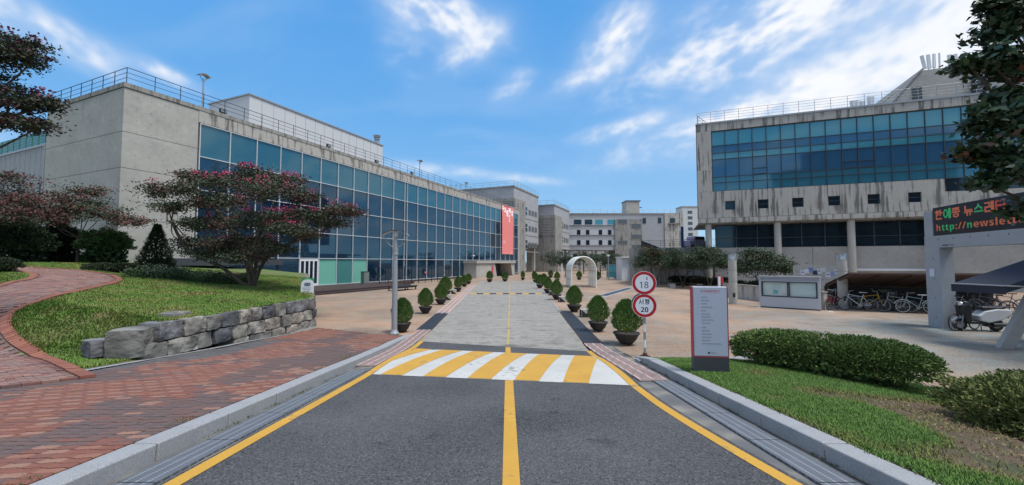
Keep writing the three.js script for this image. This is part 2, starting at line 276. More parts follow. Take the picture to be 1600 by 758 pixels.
// tree: blobs = [x,y,z, rx,ry,rz, clusters] in metres relative to the base
function tree(name, label, base, o) {
  const R = rngOf(o.seed), t = thing(name, label, 'tree', [base.x, base.y, base.z], 0, o.group), wood = [], lv = new Leaves(), fl = new Leaves();
  const forks = o.stems || [[V(0, -.15, 0), V(.03, o.fork * .5, 0), V(0, o.fork, 0)]];
  for (const s of forks) wood.push(taper(s, o.trunk, o.trunk * .62, 8, 8));
  const tips = forks.map((s) => s[s.length - 1]);
  for (const [x, y, z, rx, ry, rz, n, fp] of o.blobs) {
    const c = V(x, y - ry * .35, z); let best = tips[0]; for (const q of tips) if (q.distanceTo(c) < best.distanceTo(c)) best = q;
    const mid = best.clone().lerp(c, .5).add(V((R() - .5) * .3, -.05 - R() * .25, (R() - .5) * .3));
    wood.push(taper([best, mid, c], o.trunk * .36, o.trunk * .13, 7, 5));
    for (let k = 0; k < n; k++) {
      const a = R() * 6.283, cosE = 2 * R() - 1, rr = Math.pow(R(), .45), se = Math.sqrt(1 - cosE * cosE);
      const q = V(x + Math.cos(a) * se * rx * rr, y + cosE * ry * rr, z + Math.sin(a) * se * rz * rr);
      wood.push(taper([c, c.clone().lerp(q, .55).add(V((R() - .5) * .15, (R() - .3) * .12, (R() - .5) * .15)), q], o.trunk * .09, .004, 3, 3));
      const cs = o.cluster * (.6 + .8 * R()), bronze = R() < (o.bronze || 0), flower = o.flowers && R() < (fp ?? o.flowers) && cosE > -.2;
      for (let m = 0; m < o.leaves; m++) {
        const g1 = (R() + R() + R() - 1.5) * 1.35, g2 = (R() + R() + R() - 1.5) * 1.35, g3 = (R() + R() + R() - 1.5) * .75;
        const col = vary(R, bronze && R() < .75 ? o.color2 : (R() < .2 ? o.color3 || o.color : o.color));
        lv.scatter(R, q.x + g1 * cs, q.y + g3 * cs * (o.flat || .6), q.z + g2 * cs, o.size * (.7 + .6 * R()), o.size * .55, col, .1);
      }
      if (flower) for (let m = 0; m < 34; m++) fl.scatter(R, q.x + (R() - .5) * cs * 1.2, q.y + cs * .25 + R() * .22, q.z + (R() - .5) * cs * 1.2, .075, .06, vary(R, o.flowerColor || [.42, .05, .13], .3), .4);
    }
  }
  part('trunk', wood, M.bark, t);
  part('crown', lv.geo(), o.mat || M.leaf, t);
  if (fl.p.length) part('blossom', fl.geo(), M.leaf, t);
  return t;
}
function bush(name, label, cat, base, o) { // clipped or loose shrub: dense leaf shell around an ellipsoid or slab
  const R = rngOf(o.seed), t = thing(name, label, cat, [base.x, base.y, base.z], o.turn || 0, o.group), lv = new Leaves(), wood = [];
  for (let k = 0; k < o.n; k++) {
    let a = R() * 6.283, ce = R() * 1.15 - .15, se = Math.sqrt(Math.max(0, 1 - ce * ce)), sx = Math.cos(a) * se, sz = Math.sin(a) * se, sy = ce;
    const e = o.box || 1, pw = (v) => Math.sign(v) * Math.pow(Math.abs(v), e); sx = pw(sx); sz = pw(sz); sy = pw(sy);
    const bump = 1 + (o.rough || .08) * nz(sx * 3.3 * (o.fx || 1) + o.seed, sy * 3, sz * 3.3) * 1.6 + (o.rough || .08) * .6 * nz(sx * 9 * (o.fx || 1), sy * 8, sz * 9), rr = (1 - .32 * R() * R()) * bump;
    const x = sx * o.rx * rr, z = sz * o.rz * rr, y = Math.max(.02, o.cy + sy * (sy > 0 ? o.ry : o.cy) * rr);
    const out = V(sx, sy * .8 + .35, sz).normalize(), d = out.clone().add(V((R() - .5) * 1.5, (R() - .5) * 1.3, (R() - .5) * 1.5)).normalize(), s = V(R() - .5, R() - .5, R() - .5).cross(d).normalize();
    lv.add({ x, y, z }, d, s, o.size * (.7 + .7 * R()), o.size * (o.wide || .5), vary(R, mix(o.color, o.color2, R() * R()), .4));
  }
  for (let k = 0; k < (o.stems || 16); k++) { const a = R() * 6.283, r = Math.sqrt(R()) * .8; const b = V(Math.cos(a) * o.rx * r, 0, Math.sin(a) * o.rz * r); wood.push(taper([b, b.clone().add(V((R() - .5) * .1, o.cy * .6, (R() - .5) * .1)), V(b.x * 1.12, o.cy + o.ry * .45, b.z * 1.12)], .012, .005, 3, 4)); }
  part('stems', wood, M.bark, t);
  // leaves further in
  const core = new Leaves(); for (let k = 0; k < o.n * .22; k++) { const a = R() * 6.283, r = Math.sqrt(R()) * .78, h = R(); core.scatter(R, Math.cos(a) * o.rx * r, .04 + h * (o.cy + o.ry * .62), Math.sin(a) * o.rz * r, o.size * 2, o.size * 1.4, vary(R, o.color, .3)); }
  lv.p.push(...[]); for (const k of ['p', 'n', 'c']) for (const v of core[k]) lv[k].push(v);
  part('foliage', lv.geo(), o.mat || M.leaf, t);
  return t;
}
// a row of pieces: the 300 nearest that are in view are meshes of their own, the rest one mesh
function layPieces(parent, name, list, geo, mats, colors, inView = () => true) {
  list.sort((a, b) => (inView(b.pos) - inView(a.pos)) || (a.pos.lengthSq() - b.pos.lengthSq()));
  const rest = [], mt = new THREE.Matrix4();
  list.forEach((e, i) => {
    if (i < 300) { const m = part(name, geo, mats[e.mat], parent); m.position.copy(e.pos); m.quaternion.copy(e.quat); if (e.scale) m.scale.copy(e.scale); return; }
    const g = geo.clone(); mt.compose(e.pos, e.quat, e.scale || V(1, 1, 1)); g.applyMatrix4(mt);
    const c = colors[e.mat], n = g.attributes.position.count, a = new Float32Array(n * 3); for (let k = 0; k < n; k++) { a[k * 3] = c[0]; a[k * 3 + 1] = c[1]; a[k * 3 + 2] = c[2]; } g.setAttribute('color', new THREE.BufferAttribute(a, 3)); rest.push(g);
  });
  if (rest.length) { const r = part('far_' + name + 's', mg(rest), M.vertex, parent); r.userData.kind = 'stuff'; }
}
const seen = (p) => { const v = p.clone().sub(V(0, EYE, 0)).applyAxisAngle(V(1, 0, 0), -PITCH); if (v.z > -.5) return false; const X = 800 + FPX * v.x / -v.z, Y = 379 - FPX * v.y / -v.z; return X > -20 && X < 1620 && Y > -20 && Y < 780; };
function tilt(x, z, turn, h = gh) { const e = .12, n = V(-(h(x + e, z) - h(x - e, z)) / (2 * e), 1, -(h(x, z + e) - h(x, z - e)) / (2 * e)).normalize(); return new THREE.Quaternion().setFromUnitVectors(V(0, 1, 0), n).multiply(new THREE.Quaternion().setFromAxisAngle(V(0, 1, 0), turn)); }

// ---------- ground, road, pavements ----------
struct('ground', sheet(4, 4, (u, v) => V(-900 + 1800 * u, -.1, 300 - 1800 * v)), M.dirt);
const plazaGroup = structGroup('plaza');
const plazaTint = (g) => { const p = g.attributes.position, c = new Float32Array(p.count * 3); for (let i = 0; i < p.count; i++) { const x = p.getX(i), z = p.getZ(i), t = sm((x - 7.5 + 2.5 * nz(x * .3, z * .3)) / 5) * sm((22 + z + 3 * nz(x * .2, z * .25, 6)) / 7) * .8, q = [1 - .42 * t, 1 - .13 * t, 1 + .12 * t]; c.set(q, i * 3); } g.setAttribute('color', new THREE.BufferAttribute(c, 3)); return g; }; // grey gravel paving takes over towards the gantry
M.plazaMix = M.plaza.clone(); M.plazaMix.vertexColors = true;
part('paving', plazaTint(sheet(110, 60, (u, v) => V(-75 + 165 * u, 0, -12.7 - 150 * v * v))), M.plazaMix, plazaGroup);
part('paving_slope', plazaTint(sheet(90, 30, (u, v) => { const x = 3.0 + 62 * u * u, z = 12 - 24.7 * v; return V(x, gRoad(z) * (1 - sm((x - 3.8) / 5.5)) - .002, z); })), M.plazaMix, plazaGroup);
const rx = (d) => 2.2 + .25 * Math.pow(clamp((6.2 - d) / 2.8, 0, 1.4), 1.5);
const roadEnd = (x) => 12.9 - (x + 2.9) * .31;
const roadH = (x, z) => gRoad(z) + hump(x, z);
struct('road', sheet(28, 130, (u, v) => { const x0 = lerp(-2.97, 2.25, u), d = lerp(-9, roadEnd(x0), v), x = lerp(-2.97, rx(d) + .06, u); return V(x, roadH(x, -d) + (d > 11.5 ? .008 : 0), -d); }), M.asphalt);
const cLeft = (d) => lerp(-2.85, -3.9, (d - 13) / 31), cRight = (d) => lerp(2.15, 3.1, (d - 11.4) / 41);
struct('concrete_road', sheet(12, 50, (u, v) => { const x0 = lerp(-2.9, 2.2, u), d = lerp(roadEnd(x0) - .03, 54, v), x = lerp(cLeft(d), cRight(d), u); return V(x, Math.max(.005, gRoad(-d) + .004), -d); }), M.concreteRoad);
const strip = (f0, f1, d0, d1, h = .005, n = 60, nu = 2) => sheet(nu, n, (u, v) => { const d = lerp(typeof d0 === 'function' ? d0(u) : d0, typeof d1 === 'function' ? d1(u) : d1, v), x = lerp(f0(d), f1(d), u); return V(x, roadH(x, -d) + h + (d > 11.5 ? .008 : 0), -d); });
{
  const mk = structGroup('road_markings');
  part('edge_line', strip((d) => -2.93, (d) => -2.78, -8, 12.9), M.paintYellow, mk);
  part('edge_line', strip((d) => rx(d) - .14, (d) => rx(d), -8, 11.35), M.paintYellow, mk);
  const cx = (d) => -.012 * Math.max(0, d - 3), gapF = (d) => cx(d);
  part('centre_line', strip((d) => cx(d) - .075, (d) => cx(d) + .075, -8, humpFront(0)), M.paintYellow, mk);
  part('centre_line', strip((d) => cx(d) - .08, (d) => cx(d) + .06, humpBack(0), 11.9, .006, 6), M.paintYellow, mk);
  for (let k = 0; k < 12; k++) { const d0 = 12.4 + k * 3.1; part('centre_line', sheet(1, 6, (u, v) => V(-.16 - .003 * (d0 - 12) + .075 * u + .01 * nz(k, v * 4), .011, -d0 - 2.75 * v)), M.paintPale || (M.paintPale = wornPaint([.47, .34, .12], 6)), mk); }
  const hL = -2.77, hR = (d) => rx(d) - .15, N = 40;
  part('hump_paint', sheet(24, 24, (u, v) => { const x0 = lerp(hL, 2.05, u), d = lerp(humpFront(x0), humpBack(x0) + .02, v), x = lerp(hL, hR(d), u); return V(x, roadH(x, -d) + .006, -d); }), M.paintWhite, mk);
  for (let k = -1; k < 5; k++) {
    const X = (e, v) => { const s = v; return clamp(lerp(-2.6 + .88 * k + e * .45, -1.97 + .9 * k + e * .58, s), hL + .002, 2.02); };
    part('hump_stripe', sheet(5, 24, (u, v) => { const x = X(u, v), d = lerp(humpFront(x) + .01, humpBack(x), v); return V(x, roadH(x, -d) + .011, -d); }), M.paintYellow, mk);
  }
}
// gutters with steel drain covers, then painted grates beside the hump, dark covers beyond
M.gutter = std({ roughness: .9, map: tex(512, 2, (u, v, i, j) => { const w = wrapN(u, v, 2, 1.6, 4), k = .13 + .06 * w + .05 * (hash(i, j) - .5); return mix([k, k, k * 1.02], [.30, .275, .215], sm((w + .12) * 3) * .7); }) });
M.cover = std({ roughness: .62, metalness: .25, map: tex(512, .5, (u, v, i, j) => { const a = (u % .1) / .1, b = (v % .03) / .03, dot = a > .38 && a < .62 && b > .2 && b < .75 ? 1 : 0; const k = .15 + .05 * wrapN(u, v, .5, 5, 3) + .03 * hash(i, j); const groove = (v % .01) < .003 ? .72 : 1; return mul([.92, 1, 1.1], (k + dot * .2) * groove); }) });
M.coverDark = std({ roughness: .6, metalness: .3, color: rgb(.055, .062, .075) });
M.grate = std({ roughness: .8, map: tex(256, 1, (u, v, i, j) => { const k = .9 + .5 * wrapN(u, v, 1, 4, 3) + .2 * (hash(i, j) - .5); return [.50 * k, .37 * k, .34 * k]; }) });
for (const s of [-1, 1]) {
  const g = structGroup('gutter'), x0 = s < 0 ? () => -3.46 : (d) => rx(d) + .055, x1 = s < 0 ? () => -2.965 : () => 3.03, d1 = s < 0 ? 15 : 12.6;
  part('gutter_bed', sheet(2, 60, (u, v) => { const d = lerp(-8, d1, v), x = lerp(x0(d), x1(d), u); return V(x, gRoad(-d) - .012 + (d > 12 ? .016 : 0), -d); }), M.gutter, g);
  const c0 = s < 0 ? -3.34 : 2.53, w = .33, dEnd = s < 0 ? 9.0 : 7.5;
  for (let d = -5.5; d < dEnd - .9; d += 1) { const m = part('drain_cover', bx(w, .02, .985), M.cover, g); m.position.set(c0 + w / 2 + (s > 0 ? .06 : 0), gRoad(-d - .5) + .002, -d - .5); m.rotation.x = -Math.atan(.077); }
  const paintGrate = (d, xa, xb, parent) => { // one cast grate with two rows of slots
    const L = .5, W = xb - xa, q = []; for (let k = 0; k < 3; k++) q.push(bx(.045, .03, L - .012, -W / 2 + .0225 + k * (W - .045) / 2, 0, 0));
    for (let r = 0; r < 2; r++) for (let k = 0; k < 8; k++) q.push(bx(W / 2 - .06, .027, .026, (r - .5) * (W / 2 - .012), 0, -L / 2 + .035 + k * .0615));
    const m = part('drain_grate', q, M.grate, parent); m.position.set((xa + xb) / 2, gRoad(-d - .25) + .014, -d - .25); m.rotation.x = -Math.atan((gRoad(-d) - gRoad(-d - .5)) / .5);
  };
  const dg0 = s < 0 ? 9.0 : 7.5, dg1 = s < 0 ? 15 : 12.4;
  for (let d = dg0; d < dg1; d += .5) { const sh = s < 0 ? 0 : -.03 * (d - 7.5); paintGrate(d, s < 0 ? -3.44 : 2.34 + sh, s < 0 ? -3.0 : 2.86 + sh, g); }
  const t = structGroup('drain_channel');
  const k0 = s < 0 ? 15.05 : 12.5, k1 = s < 0 ? 19.6 : 20.2;
  for (let d = k0; d < k1; d += .5) { const X = s < 0 ? cLeft(d) - .62 : cRight(d) + .05, q = [bx(.56, .016, .03, .28, 0, .23), bx(.56, .016, .03, .28, 0, -.23)]; for (let k = 0; k < 9; k++) q.push(bx(.03, .022, .49, .02 + k * .065, 0, 0)); for (let k = 0; k < 6; k++) q.push(bx(.56, .014, .022, .28, -.001, -.17 + k * .068)); part('drain_cover', q, M.coverDark, t, [X, .013, -d - .25]); }
  part('channel_bed', strip((d) => (s < 0 ? cLeft(d) - .64 : cRight(d) + .03), (d) => (s < 0 ? cLeft(d) - .04 : cRight(d) + .63), k0, k1, -.004), M.black, t);
  if (s < 0) for (let d = 19.7; d < 44; d += 1) { const X = cLeft(d) - .7; part('channel_slab', [bx(.17, .02, .97, .1, 0, 0), bx(.17, .02, .97, .35, 0, 0), bx(.17, .02, .97, .6, 0, 0)], M.grate, t, [X, .012, -d - .5]); }
  if (s > 0) for (let d = 20.3; d < 50; d += 1) part('channel_slab', [bx(.1, .018, .97, .08, 0, 0)], M.granite, t, [cRight(d), .01, -d - .5]);
}
{ // kerbs: one granite block after another
  const kg = new RoundedBoxGeometry(.25, .34, .985, 2, .018);
  { const uv = kg.attributes.uv, p = kg.attributes.position; for (let i = 0; i < p.count; i++) uv.setXY(i, p.getX(i) + p.getY(i), p.getZ(i)); }
  for (const s of [-1, 1]) {
    const k = structGroup('kerb'), R = rngOf(5 + s), d1 = s < 0 ? 13.4 : 9.2;
    for (let d = -4; d < d1; d += 1) {
      const lift = s < 0 ? .15 * clamp((14.2 - d - .5) / 2.2) : .15 * clamp((9.9 - d) / 1.2), m = part('kerb_stone', kg, M.granite, k);
      m.position.set((s < 0 ? -3.565 : 3.145) + (R() - .5) * .012, gRoad(-d - .5) + lift - .17 + .004 * R(), -d - .5); m.rotation.x = -Math.atan(s < 0 ? (sWalk(-d) - sWalk(-d - 1)) : (gRoad(-d) - gRoad(-d - 1) + .15 * (clamp((9.9 - d + .5) / 1.2) - clamp((9.9 - d - .5) / 1.2)))); m.rotation.y = (R() - .5) * .01;
    }
    if (s > 0) for (let q = 0; q < 4; q++) { const m = part('kerb_stone', kg, M.granite, k); m.position.set(3.45 + q * .93, vergeH(3.5 + q * .93, -9.75) - .15, -9.72 - .12 * q); m.rotation.y = Math.PI / 2 + .1; }
  }
}
{ // sidewalk of interlocking blocks
  const sw = structGroup('sidewalk');
  part('bedding', sheet(6, 60, (u, v) => { const d = lerp(-6, 15.9 - u * 2.0, v), x = lerp(edgeX(d), -3.67, u); return V(x, sWalk(-d) - .012, -d); }), plain(.075, .062, .055, .95), sw);
  const zig = poly([[-.1, -.047], [-.05, -.059], [0, -.047], [.05, -.035], [.1, -.047], [.104, 0], [.1, .047], [.05, .059], [0, .047], [-.05, .035], [-.1, .047], [-.104, 0]].map(([a, b]) => [a * .97, b * .96]), .05); zig.rotateX(-Math.PI / 2).translate(0, -.05, 0);
  const cols = [[.215, .083, .058], [.18, .078, .06], [.25, .115, .078], [.135, .082, .072], [.265, .145, .105], [.115, .08, .075], [.095, .092, .095], [.12, .112, .112]];
  const mats = cols.map((c, q) => std({ roughness: .92, map: tex(64, .4, (u, v, i, j) => mul(c, .82 + .36 * hash(i + q * 77, j) + .3 * wrapN(u, v, .4, 8, 2, q))) }));
  const list = [], R = rngOf(77);
  for (let r = 0; r * .1 < 19; r++) for (let c = 0; c < 24; c++) {
    const x = -3.8 - c * .2, d = -3.2 + r * .1; if ( x < edgeX(d) + .22 || d > 15.7 - (x + 7.7) * .5) continue;
    const z = -d, w = nz(x * .45, z * .3) + .6 * nz(x * 1.3, z * 1.1, 3), grey = x < edgeX(d) + .55 + .55 * Math.round(1.6 * nz(z * .6, 4.2) + .6) && d < 12.5;
    let m; const wj = w + (R() - .5) * .22; if (grey) m = R() < .6 ? 6 : 7; else if (wj > .2) m = R() < .5 ? 5 : 3; else if (wj > .0) m = R() < .4 ? 3 : R() < .5 ? 1 : 4; else m = (r + c) % 3 === 0 ? (R() < .5 ? 4 : 2) : R() < .6 ? 0 : 1;
    list.push({ pos: V(x, sWalk(z) + .003 + (R() - .5) * .005, z), quat: tilt(x, z, (R() - .5) * .02, (a, b) => sWalk(b)), mat: m });
  }
  layPieces(sw, 'paver', list, zig, mats, cols, (p) => seen(p));
  part('edging', sheet(1, 60, (u, v) => { const d = lerp(-4, 15.9, v); return V(edgeX(d) + .02 + .16 * u, sWalk(-d) + .012, -d); }), M.granite, sw);
}
// lawn bank, brick path
const lawnGrid = sheet(70, 90, (u, v) => { const d = lerp(-6, 30, Math.pow(v, .9)), x = lawnX(d) - 34 * Math.pow(u, 1.4) + (d > 9 && d < 15.9 ? -.05 : 0); return V(x, lawnH(x, -d), -d); });
struct('lawn', lawnGrid, M.lawnSoil);
const pathR = [[150, 590], [121, 577], [78, 560], [29, 526], [19, 507], [29, 487], [73, 470], [121, 458], [170, 447], [189, 441], [186, 434], [150, 426.5], [97, 421.5], [45, 418.5], [0, 417]].map(([a, b]) => { const p = PT(a, b); return V(p.x, 0, p.z); });
const pathCurve = new THREE.CatmullRomCurve3(pathR, false, 'centripetal');
const pathLen = pathCurve.getLength(), PW = 2.5;
const pathAt = (s) => { const t = clamp(s / pathLen), p = pathCurve.getPointAt(t), q = pathCurve.getTangentAt(t); return [p, V(q.z, 0, -q.x).normalize(), q]; };
const pathPoly = []; const pathL = [];
for (let s = 0; s <= pathLen; s += .2) { const [p, n] = pathAt(s); pathPoly.push([p.x, p.z]); const sgn = 1; pathL.push([p.x + n.x * PW * sgn, p.z + n.z * PW * sgn]); }
const pathRing = [...pathPoly, ...pathL.reverse()];
const inPoly = (x, z, pg) => { let c = false; for (let i = 0, j = pg.length - 1; i < pg.length; j = i++) { const [xi, zi] = pg[i], [xj, zj] = pg[j]; if ((zi > z) !== (zj > z) && x < (xj - xi) * (z - zi) / (zj - zi) + xi) c = !c; } return c; };
{
  const pg = structGroup('brick_path');
  part('bedding', sheet(10, 120, (u, v) => { const [p, n] = pathAt(v * pathLen), x = p.x + n.x * PW * u, z = p.z + n.z * PW * u; return V(x, gh(x, z) + .014, z); }), plain(.12, .10, .085, .95), pg);
  const brick = bx(.197, .05, .096, 0, -.012, 0), cols = [[.21, .10, .085], [.26, .135, .11], [.17, .095, .085], [.28, .165, .13], [.22, .15, .13], [.27, .105, .07], [.23, .085, .06]];
  const mats = cols.map((c, q) => std({ roughness: .92, map: tex(64, .4, (u, v, i, j) => mul(c, .8 + .4 * hash(i + q * 31, j))) })), list = [], R = rngOf(9);
  for (let s = .05, r = 0; s < pathLen; s += .105, r++) {
    const [p, n, q] = pathAt(s), ang = Math.atan2(-n.z, n.x);
    for (let e = .32 + (r % 2) * .1; e < PW - .3; e += .205) { const x = p.x + n.x * e, z = p.z + n.z * e; list.push({ pos: V(x, gh(x, z) + .034 + (R() - .5) * .006, z), quat: tilt(x, z, ang + (R() - .5) * .03), mat: Math.floor(R() * 5) }); }
    for (const e of [.1, PW - .1]) { const x = p.x + n.x * e, z = p.z + n.z * e; list.push({ pos: V(x, gh(x, z) + .045 + (R() - .5) * .006, z), quat: tilt(x, z, ang + (R() - .5) * .03), mat: R() < .5 ? 5 : 6 }); }
  }
  layPieces(pg, 'brick', list, brick, mats, cols, (p) => seen(p));
}
function stoneGeo(w, h, dp, seed) { // rough-cut block
  const g = new THREE.BoxGeometry(w, h, dp, 5, 4, 3), p = g.attributes.position, uv = g.attributes.uv;
  for (let i = 0; i < p.count; i++) {
    let x = p.getX(i) / (w / 2), y = p.getY(i) / (h / 2), z = p.getZ(i) / (dp / 2); const k = 1 / Math.pow(Math.pow(Math.abs(x), 9) + Math.pow(Math.abs(y), 9) + Math.pow(Math.abs(z), 9), 1 / 9), s = .3 + .7 * k;
    const X = x * w / 2, Y = y * h / 2, Z = z * dp / 2, f = .028 * nz(X * 3 + seed, Y * 3, Z * 3) + .014 * nz(X * 9, Y * 9 + seed, Z * 9);
    p.setXYZ(i, X * s + x * f * .6, Y * s + y * f * .5, Z * s + z * f * 2.2); uv.setXY(i, X + Z * .7 + seed, Y + seed * .3);
  }
  g.computeVertexNormals(); return toCreasedNormals(g, .6);
}
{ // dry-stone retaining wall in front of the lawn
  const A = V(edgeX(9) + .02, 0, -8.95), B = V(edgeX(15.9) + .03, 0, -15.95), u = B.clone().sub(A).normalize(), L = A.distanceTo(B);
  const w = thing('stone_wall', 'low retaining wall of rough grey stone blocks holding up the lawn beside the sidewalk', 'stone wall', [A.x, 0, A.z], Math.atan2(-u.z, u.x));
  const along = (zx, zy) => clamp(onWall(90 + zx * .275, 440 + zy * .275, A, u)[0], -.05, L), R = rngOf(41);
  const rows = [[[560, 705, 838, 930, 1025, 1098, 1165, 1230, 1295, 1420, 1502], .70, 1.12, 220], [[430, 610, 790, 885, 990, 1070, 1170, 1265, 1320, 1385, 1440, 1504], .31, .70, 300], [[1000, 1090, 1210, 1290, 1360, 1420, 1470, 1505], -.06, .31, 260]];
  const tone = [[4, 1, 0, 2, 3, 1, 2, 0, 4, 0], [0, 1, 0, 2, 1, 1, 3, 0, 3, 1, 2], [1, 0, 1, 3, 1, 0, 1]];
  rows.forEach(([xs, y0, y1, yy], r) => { for (let k = 0; k + 1 < xs.length; k++) { const a = along(xs[k], yy), b = along(xs[k + 1], yy), wd = b - a - .012; if (wd < .08) continue; const top = y1 - .012 + (r === 0 ? (R() - .5) * .04 : 0), bot = y0 + (R() - .5) * .02; part('stone', stoneGeo(wd, top - bot, .5 + R() * .1, k * 3 + r * 17), M.stone[tone[r][k] ?? 0], w, [(a + b) / 2, (top + bot) / 2, -.24 + R() * .05]); } });
  part('stone', stoneGeo(.72, .62, .7, 91), M.stone[0], w, [.1, .74, -.36]).rotation.y = .4;
  part('stone', stoneGeo(.62, .34, .5, 95), M.stone[4], w, [-.12, .66, -.85]).rotation.y = 1.1;
  part('stone', stoneGeo(.6, .3, .45, 97), M.stone[0], w, [1.3, 1.09, -.5]);
  // return of the wall along the lawn's plaza side
  const C = V(lawnX(29) + .1, 0, -29), u2 = C.clone().sub(B).normalize(), w2 = thing('stone_wall', 'rough stone retaining wall along the plaza side of the lawn, running towards the wooden deck', 'stone wall', [B.x, 0, B.z], Math.atan2(-u2.z, u2.x)), L2 = B.distanceTo(C);
  for (let r = 0; r < 4; r++) for (let a = r * .2; a < L2 - .4; a += .78) { const top = lawnH(lawnX(15.9 + a * .88) - .1, -15.9 - a * .88) + .05, hh = (top + .05) / 4; part('stone', stoneGeo(.76, hh - .012, .5, r * 7 + a), M.stone[Math.floor(R() * 5)], w2, [a + .4, -.05 + hh * (r + .5), -.26 + R() * .04]); }
}
// verge on the other side of the road
const vergePoly = [[3.27, -9.6], [4.4, -9.75], [5.6, -9.9], [7.2, -9.1], [8.4, -7.6], [8.8, -5.5], [8.8, 5], [3.27, 5]];
{
  const g = new THREE.ShapeGeometry(new THREE.Shape(vergePoly.map(([x, z]) => new THREE.Vector2(x, -z))));
  struct('verge', sheet(36, 60, (u, v) => { const z = 5 - 14.8 * v; const x1 = z < -7.6 ? lerp(8.4, 5.8, (-7.6 - z) / 2.2) : 8.8, x = lerp(3.26, x1, u); return V(x, vergeH(x, z) + .012 + .02 * nz(x * 2, z * 2) , z); }), M.dirt);
}
{ // grass: tufts of blades on the lawn and the verge
  const tuft = (seed) => { const R = rngOf(seed), lv = new Leaves(); for (let k = 0; k < 9; k++) { const a = R() * 6.283, l = .03 + .035 * R(), d = V(Math.cos(a) * .7, 1, Math.sin(a) * .7).normalize(), s = V(-Math.sin(a), 0, Math.cos(a)); lv.add({ x: (R() - .5) * .1, y: -.005, z: (R() - .5) * .1 }, d, s, l, .009, [1, 1, 1], .1); } return lv.geo(); };
  const gm = std({ roughness: .85, vertexColors: true, side: THREE.DoubleSide });
  const sow = (name, label, spots, seed) => { const im = new THREE.InstancedMesh(tuft(seed), gm, spots.length), R = rngOf(seed), m = new THREE.Matrix4(), q = new THREE.Quaternion(); spots.forEach(([x, y, z, s, c], i) => { q.setFromAxisAngle(V(0, 1, 0), R() * 6.283); m.compose(V(x, y, z), q, V(s, s * (.7 + .6 * R()), s)); im.setMatrixAt(i, m); im.setColorAt(i, rgb(...c)); }); im.name = name; im.userData = { kind: 'stuff', label, category: 'grass' }; im.castShadow = im.receiveShadow = true; scene.add(im); };
  const R = rngOf(21), a = [], b = [], w3 = [];
  for (let k = 0; k < 150000 && a.length < 60000; k++) {
    const d = 6.2 + 19 * Math.pow(R(), 1.35), x = lawnX(d) - .12 - Math.pow(R(), 1.2) * 15, z = -d; if (inPoly(x, z, pathRing)) continue; const y = lawnH(x, z); if (!seen(V(x, y, z))) continue;
    const w = fbm(x * .55, z * .55, 3, 4), dry = sm((fbm(x * 1.1 + 5, z * 1.1, 3, 15) + .12) * 3), bare = Math.max(sm((w - .1) * 6), dry * .55); if (R() < sm((w - .1) * 6) * .65) continue;
    a.push([x, y, z, .9 + .5 * R() + d * .03, vary(R, mix([.135, .235, .04], [.25, .22, .075], bare), .35)]);
  }
  for (let k = 0; k < 90000 && b.length < 34000; k++) {
    const x = 3.3 + 5.4 * R(), z = -9.7 + 7.6 * R(); if (!inPoly(x, z, vergePoly)) continue;
    const bare = sm((fbm(x * .8, z * .8, 3, 8) + .95 * sm((x - 3.6 - (-z - 3) * .36) / 1.2) * sm((7.0 + z) / 1.8) - .02) * 2.6) * .97; if (R() < bare) continue;
    b.push([x, vergeH(x, z) + .014, z, .75 + .5 * R(), vary(R, mix([.115, .215, .042], [.21, .19, .065], bare), .35)]);
  }
  for (let k = 0; k < 900; k++) { const d = 2.5 + 10 * Math.pow(R(), 1.4), x = -3.72 - Math.pow(R(), 2.4) * 1.3 * (R() < .6 ? .2 : 1); if (nz(d * 1.4, 3.3) < .0) continue; w3.push([x, sWalk(-d), -d, .3 + .3 * R(), vary(R, [.085, .11, .035], .35)]); }
  for (let k = 0; k < 420; k++) { const d = 2.5 + 9.5 * R(), l = R() < .5; if (nz(d * 1.7, l ? 8.1 : 1.2) < .02) continue; w3.push([l ? -3.43 + .03 * R() : 3.0 + .02 * R(), gRoad(-d), -d, .35 + .4 * R(), vary(R, [.055, .1, .025], .3)]); }
  const lit = new Leaves(), lc = [[.16, .09, .04], [.1, .055, .03], [.22, .14, .07], [.13, .1, .05]];
  for (let k = 0; k < 5200; k++) { const x = 3.5 + 5 * R(), z = -7.6 + 5.4 * R(), p = sm((x - 3.6 - (-z - 3) * .36) / 1.4) * sm((7 + z) / 1.8); if (R() > .06 + p) continue; const a = R() * 6.283, d = V(Math.cos(a), (R() - .4) * .5, Math.sin(a)).normalize(); lit.add({ x, y: vergeH(x, z) + .032 + .012 * R(), z }, d, V(-Math.sin(a), (R() - .5) * .5, Math.cos(a)).normalize(), .03 + .035 * R(), .022, vary(R, lc[Math.floor(R() * 4)], .3)); }
  const lm = part('leaf_litter', lit.geo(), M.leaf, scene); lm.userData = { kind: 'stuff', label: 'dry brown leaf litter on the bare soil of the verge', category: 'leaf litter' };
  sow('lawn_grass', 'short green grass covering the bank behind the stone wall', a, 3);
  sow('verge_grass', 'patchy grass on the verge between the kerb and the clipped hedge', b, 4);
  sow('kerb_weeds', 'small weeds growing in the joints beside the kerbs', w3, 5);
}

